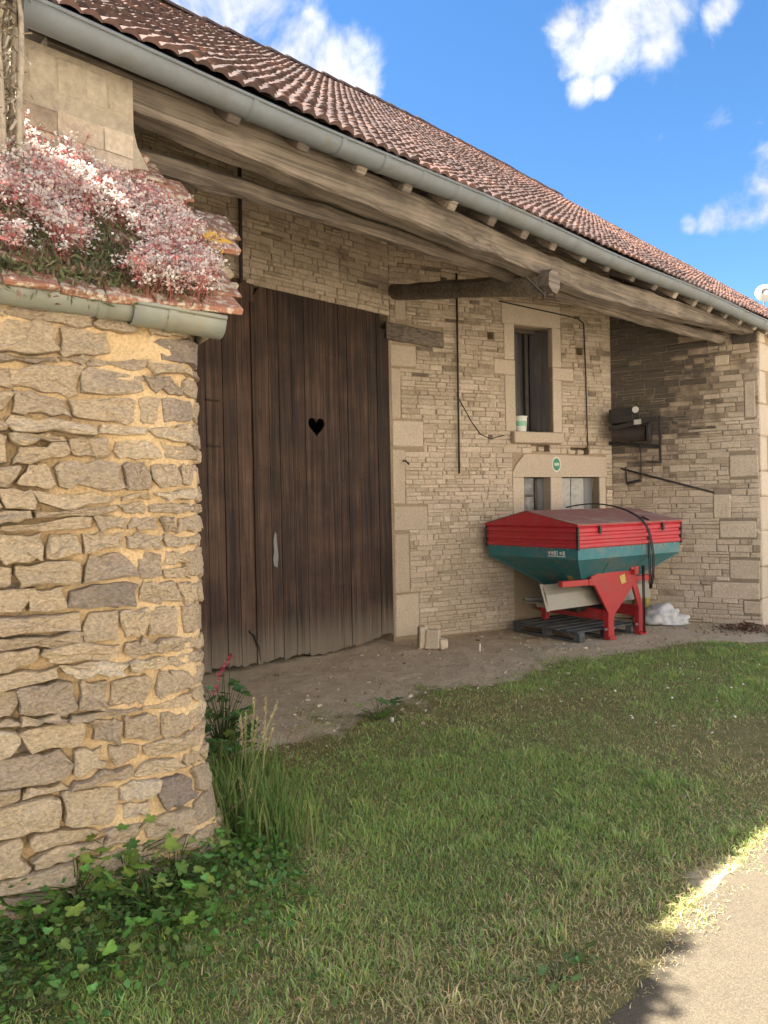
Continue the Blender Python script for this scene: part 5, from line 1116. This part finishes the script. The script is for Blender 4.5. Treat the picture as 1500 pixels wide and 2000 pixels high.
# leaves of the weeds along the foot of the outbuilding
mal = leafset(5, .033, (.12, .25, .05)); cel = leafset(3, .025, (.14, .28, .06)); dock = leafset(1, .017, (.14, .25, .07), long=2.2); small = leafset(3, .018, (.12, .24, .055))
weeds = [((150, 1790), 'dark green lobed weed at the left foot of the outbuilding wall', mal, 36, .24, .10, .22), ((245, 1740), 'lobed green weed growing against the foot of the outbuilding wall', mal, 40, .22, .10, .28), ((300, 1790), 'bright green broad-leaved weed in front of the wall foot', mal, 40, .24, .06, .20),
         ((345, 1750), 'leafy weed with a yellow flower below the rounded wall end', cel, 38, .2, .08, .22), ((80, 1860), 'spreading low weed at the left edge of the lawn below the wall', cel, 40, .3, .06, .16), ((190, 1860), 'low three-lobed weed in the grass before the wall', cel, 34, .24, .05, .14),
         ((430, 1660), 'bright green weed at the bottom of the rounded wall end', mal, 30, .18, .10, .24), ((40, 1960), 'pale green clover-like weed at the lower left corner', small, 40, .22, .03, .09), ((250, 1690), 'single small weed rooted higher up in the wall foot', cel, 6, .05, .05, .12),
         ((1090, 1905), 'broad-leaved weed in the dry grass beside the road shade', dock, 10, .09, .02, .07), ((1130, 1870), 'flat dock plant at the edge of the shaded lawn', dock, 9, .08, .02, .06), ((470, 1545), 'dark leafy weed behind the rounded wall end', mal, 44, .17, .08, .42)]
for (q, lab, ms, n, sp, h0, h1) in weeds:
    g = gnd(*q, .12 if q[0] < 480 else .0); leafy('weed', (g[0], g[1]), lab, 'weed', ms, n, sp, h0, h1, 'weeds at the foot of the low wall' if q[0] < 500 else 'broad-leaved weeds in the lawn')
# shrubby plant with pink flowers behind the corner, by the door
g = gnd(437, 1500, .03); pk = leafy('flowering_plant', (g[0], g[1]), 'tall leafy plant with pink flower spikes between the outbuilding corner and the barn door', 'plant', leafset(3, .045, (.085, .19, .06)), 110, .19, .06, .60)
mb = MB()
for (x_, y_) in ((425, 1322), (434, 1308), (440, 1298), (445, 1288), (450, 1280), (419, 1350), (421, 1345)):
    c = gnd(437, 1500, .03); r = ray(x_, y_); k = np.linalg.norm(c[:2]) / np.linalg.norm(r[:2]); p = EYE + r * k
    for j in range(7):
        a = nz(np.random.default_rng(j + x_).normal(size=3)) * .018; b = nz(np.cross(a, (0.3, .2, 1))) * .012; q = p + a * .8; mb.add([q - a, q + b, q + a, q - b], [(0, 1, 2, 3)], col=(.62, .14, .22))
mb.build('flowers', M['petal'], pk, col=True)
mb = MB(); c = gnd(437, 1500, .03)
for k in range(3):
    r = ray(424 + 12 * k, 1345 - 30 * k); kk = np.linalg.norm(c[:2]) / np.linalg.norm(r[:2]); tube(mb, [c, (c + EYE + r * kk) / 2 + np.array([.02, 0, .02]), EYE + r * kk], .003, 5, col=(.08, .11, .04))
mb.build('stalk', M['veg'], pk, col=True)
# yellow flower in the wall-foot weeds
g = gnd(331, 1735, .12); mb = MB(); cc = g + UZ * .17
for k in range(4):
    a = math.pi / 2 * k; e = np.array([math.cos(a), math.sin(a), .2]) * .012; s = np.array([-math.sin(a), math.cos(a), 0]) * .008; mb.add([cc, cc + e * .6 + s, cc + e, cc + e * .6 - s], [(0, 1, 2, 3)], col=(.8, .68, .05))
tube(mb, [g, g + UZ * .09 + np.array([.01, 0, 0]), cc], .002, 5, col=(.08, .12, .03)); tag(mb.build('yellow_flower', M['petal'], col=True), 'tiny yellow flower among the weeds below the rounded wall end', 'flower')
# thistle on the edge of the bare earth
g = gnd(738, 1405); th_ = leafy('thistle', (g[0], g[1]), 'dark green spiky thistle rosette on the edge of the bare earth', 'thistle', leafset(7, .05, (.09, .17, .06), tooth=.5, long=1.6), 13, .16, .05, .22)
g = gnd(766, 1410); mb = MB(); tube(mb, [g, g + UZ * .035], [.012, .016], 8, col=(.8, .8, .8)); tag(mb.build('white_flower', M['petal'], col=True), 'small white flower head beside the thistle', 'flower')
# tall grasses gone to seed beside the wall end
def seedgrass(pts, label, base_px):
    b = gnd(*base_px, .08); root = empty('tall_grass', (b[0], b[1], float(gz(b[0], b[1]))), label, 'grass clump', 'tall seeding grasses by the wall end'); 
    for (x_, y_) in pts:
        b0 = b + np.array([random.gauss(0, .07), random.gauss(0, .07), 0]); b0[2] = float(gz(b0[0], b0[1])) - .01; r = ray(x_, y_); k = np.linalg.norm(b0[:2]) / np.linalg.norm(r[:2]); top = EYE + r * k; mid = (b0 + top) / 2 + np.array([random.gauss(0, .02), 0, .03])
        mb = MB(); col = random.choice(((.56, .48, .27), (.46, .43, .21), (.34, .38, .15))); tube(mb, [b0, mid, top], [.0036, .003, .0022], 5, col=col)
        for j in range(36):                                        # seed head
            t = j / 25; c = top - (top - mid) * (t * .55); a = nz((random.gauss(0, .5), random.gauss(0, .5), 1)) * .013; s = nz(np.cross(a, (random.random(), random.random(), .1))) * .0042; c = c + s * 2; mb.add([c - a, c + s, c + a, c - s], [(0, 1, 2, 3)], col=tuple(np.array((.66, .57, .34)) * random.uniform(.7, 1.15)))
        mb.build('stalk', M['drystem'], root, col=True)
    n = 260; V, T, C = [], [], []
    for k in range(n):
        x, y = b[0] + random.gauss(0, .11), b[1] + random.gauss(0, .11); z = float(gz(x, y)) - .01; h = random.uniform(.12, .42); a = random.uniform(0, 6.28); ld = np.array([math.cos(a), math.sin(a), 0]) * h * random.uniform(.1, .6); s = np.array([-math.sin(a), math.cos(a), 0]) * .0035; p = np.array([x, y, z]); m_ = p + ld * .35 + UZ * h * .6; t_ = p + ld + UZ * h
        i = len(V); V += [p - s, p + s, m_ + s, m_ - s, t_]; T += [(i, i + 1, i + 2), (i, i + 2, i + 3), (i + 3, i + 2, i + 4)]; C += [tuple(np.array(random.choice(((.11, .21, .045), (.15, .25, .07), (.24, .27, .10)))) * random.uniform(.7, 1.2))] * 5
    tag(np_mesh('blades', V, T, M['grass'], C, parent=root), kind='stuff')
seedgrass([(498, 1365), (520, 1362), (543, 1372), (536, 1420), (470, 1395), (482, 1390), (505, 1400)], 'tall straw-coloured grass with the highest seed heads beside the wall end', (492, 1560))
seedgrass([(440, 1555), (455, 1530), (478, 1560), (492, 1545), (470, 1520), (430, 1580)], 'shorter green grass clump with seed heads right at the wall corner', (462, 1640))
seedgrass([(545, 1560), (520, 1600), (560, 1590), (505, 1570)], 'small loose grass tuft with seed heads on the lawn side of the corner', (520, 1650))
def cover():
    """low leafy ground cover under the weeds"""
    n = 9000; s = rng.uniform(-1.2, 1.2, n); off = np.abs(rng.normal(0, .30, n)) + .06; xy = LOW.O[:2] + np.outer(s, LOW.t[:2]) + np.outer(off + np.maximum(0, s - .6) * -.2, LOW.o[:2]); x, y = xy[:, 0], xy[:, 1]; z = gz(x, y) + rng.gamma(2, .022, n) * np.clip(1.2 - off, .2, 1)
    nn = rng.normal(0, .45, (n, 3)); nn[:, 2] += 1; nn /= np.linalg.norm(nn, axis=1)[:, None]; a = np.cross(nn, rng.normal(size=(n, 3))); a /= np.linalg.norm(a, axis=1)[:, None]; b = np.cross(nn, a); r = rng.uniform(.007, .02, n)[:, None]; c = np.stack([x, y, z], 1)
    V = np.stack([c - a * r, c + b * r * .8, c + a * r * .9 + nn * r * .2, c - b * r * .8], 1).reshape(-1, 3); i = np.arange(n) * 4; T = np.stack([i, i + 1, i + 2, i + 3], 1); C = np.stack([rng.uniform(.07, .15, n), rng.uniform(.15, .26, n), rng.uniform(.03, .07, n)], 1)
    tag(np_mesh('ground_cover', V, T, M['veg'], np.repeat(C, 4, 0), nside=4), 'dense low green leaves under the weeds along the wall foot', 'ground cover', kind='stuff')
cover()
def daisies():
    mb = MB()
    for k in range(60):
        u, p = random.uniform(5, 10.5), random.uniform(1.8, 3.9); q = W(u, p, 0); q[2] = float(gz(q[0], q[1])) + random.uniform(.04, .07); disc(mb, q, nz((random.gauss(0, .3), random.gauss(0, .3), 1)), random.uniform(.006, .011), .004, 7)
    tag(mb.build('clover_flowers', M['white']), 'tiny white clover heads dotted over the far lawn', 'clover', kind='stuff')
daisies()

# ------------------------------------------------------------------ house added out of view, to bounce sun onto the shaded barn front
hs = empty('fill_house', W(2, -6, 0), 'unseen cream rendered building added behind the viewer to bounce light', 'fill_house')
HWl = Wall(W(-9, -4.3, 0), W(13, -4.3, 0), N)
M['cream'] = stone_mat('cream_render', [(0, (.70, .66, .60)), (1, (.80, .765, .705))], spots=(.5, .43, .33), bscale=40, bstr=.2, spot_amt=.3)
mb = MB(); q = [HWl.pt(0, -.1), HWl.pt(22, -.1), HWl.pt(22, -.1, -7), HWl.pt(0, -.1, -7)]; t_ = [x + UZ * 7.4 for x in q]; mb.add(q + t_, [(0, 1, 5, 4), (1, 2, 6, 5), (2, 3, 7, 6), (3, 0, 4, 7)]); mb.build('wall', M['cream'], hs)
mb = MB(); e = [HWl.pt(-.3, 7.1, .35), HWl.pt(22.3, 7.1, .35), HWl.pt(22.3, 10.1, -3.5), HWl.pt(-.3, 10.1, -3.5), HWl.pt(22.3, 7.1, -7.35), HWl.pt(-.3, 7.1, -7.35)]; f_ = [x - UZ * .12 for x in e]; mb.add(e + f_, [(0, 1, 2, 3), (3, 2, 4, 5), (6, 7, 8, 9), (9, 8, 10, 11), (0, 1, 7, 6), (4, 5, 11, 10), (1, 2, 8, 7), (2, 4, 10, 8), (0, 3, 9, 6), (3, 5, 11, 9)], .5); mb.build('roof', M['tile'], hs)
for k in range(6):
    for zz in (1.0, 4.2):
        if zz == 1.0 and k == 2: continue
        s = 2 + k * 3.5; mb = MB(); chambox(mb, HWl.pt(s, zz + .7, .02), HWl.t, HWl.o, UZ, .55, .03, .75, .01); o = mb.build('window', M['greywood'], hs); mb = MB(); chambox(mb, HWl.pt(s, zz + .7, .055), HWl.t, HWl.o, UZ, .45, .005, .65, .002); mb.build('pane', M['glass'], o)
mb = MB(); chambox(mb, HWl.pt(9, 1.05, .02), HWl.t, HWl.o, UZ, .5, .03, 1.05, .01); mb.build('door', M['shutter'], hs)
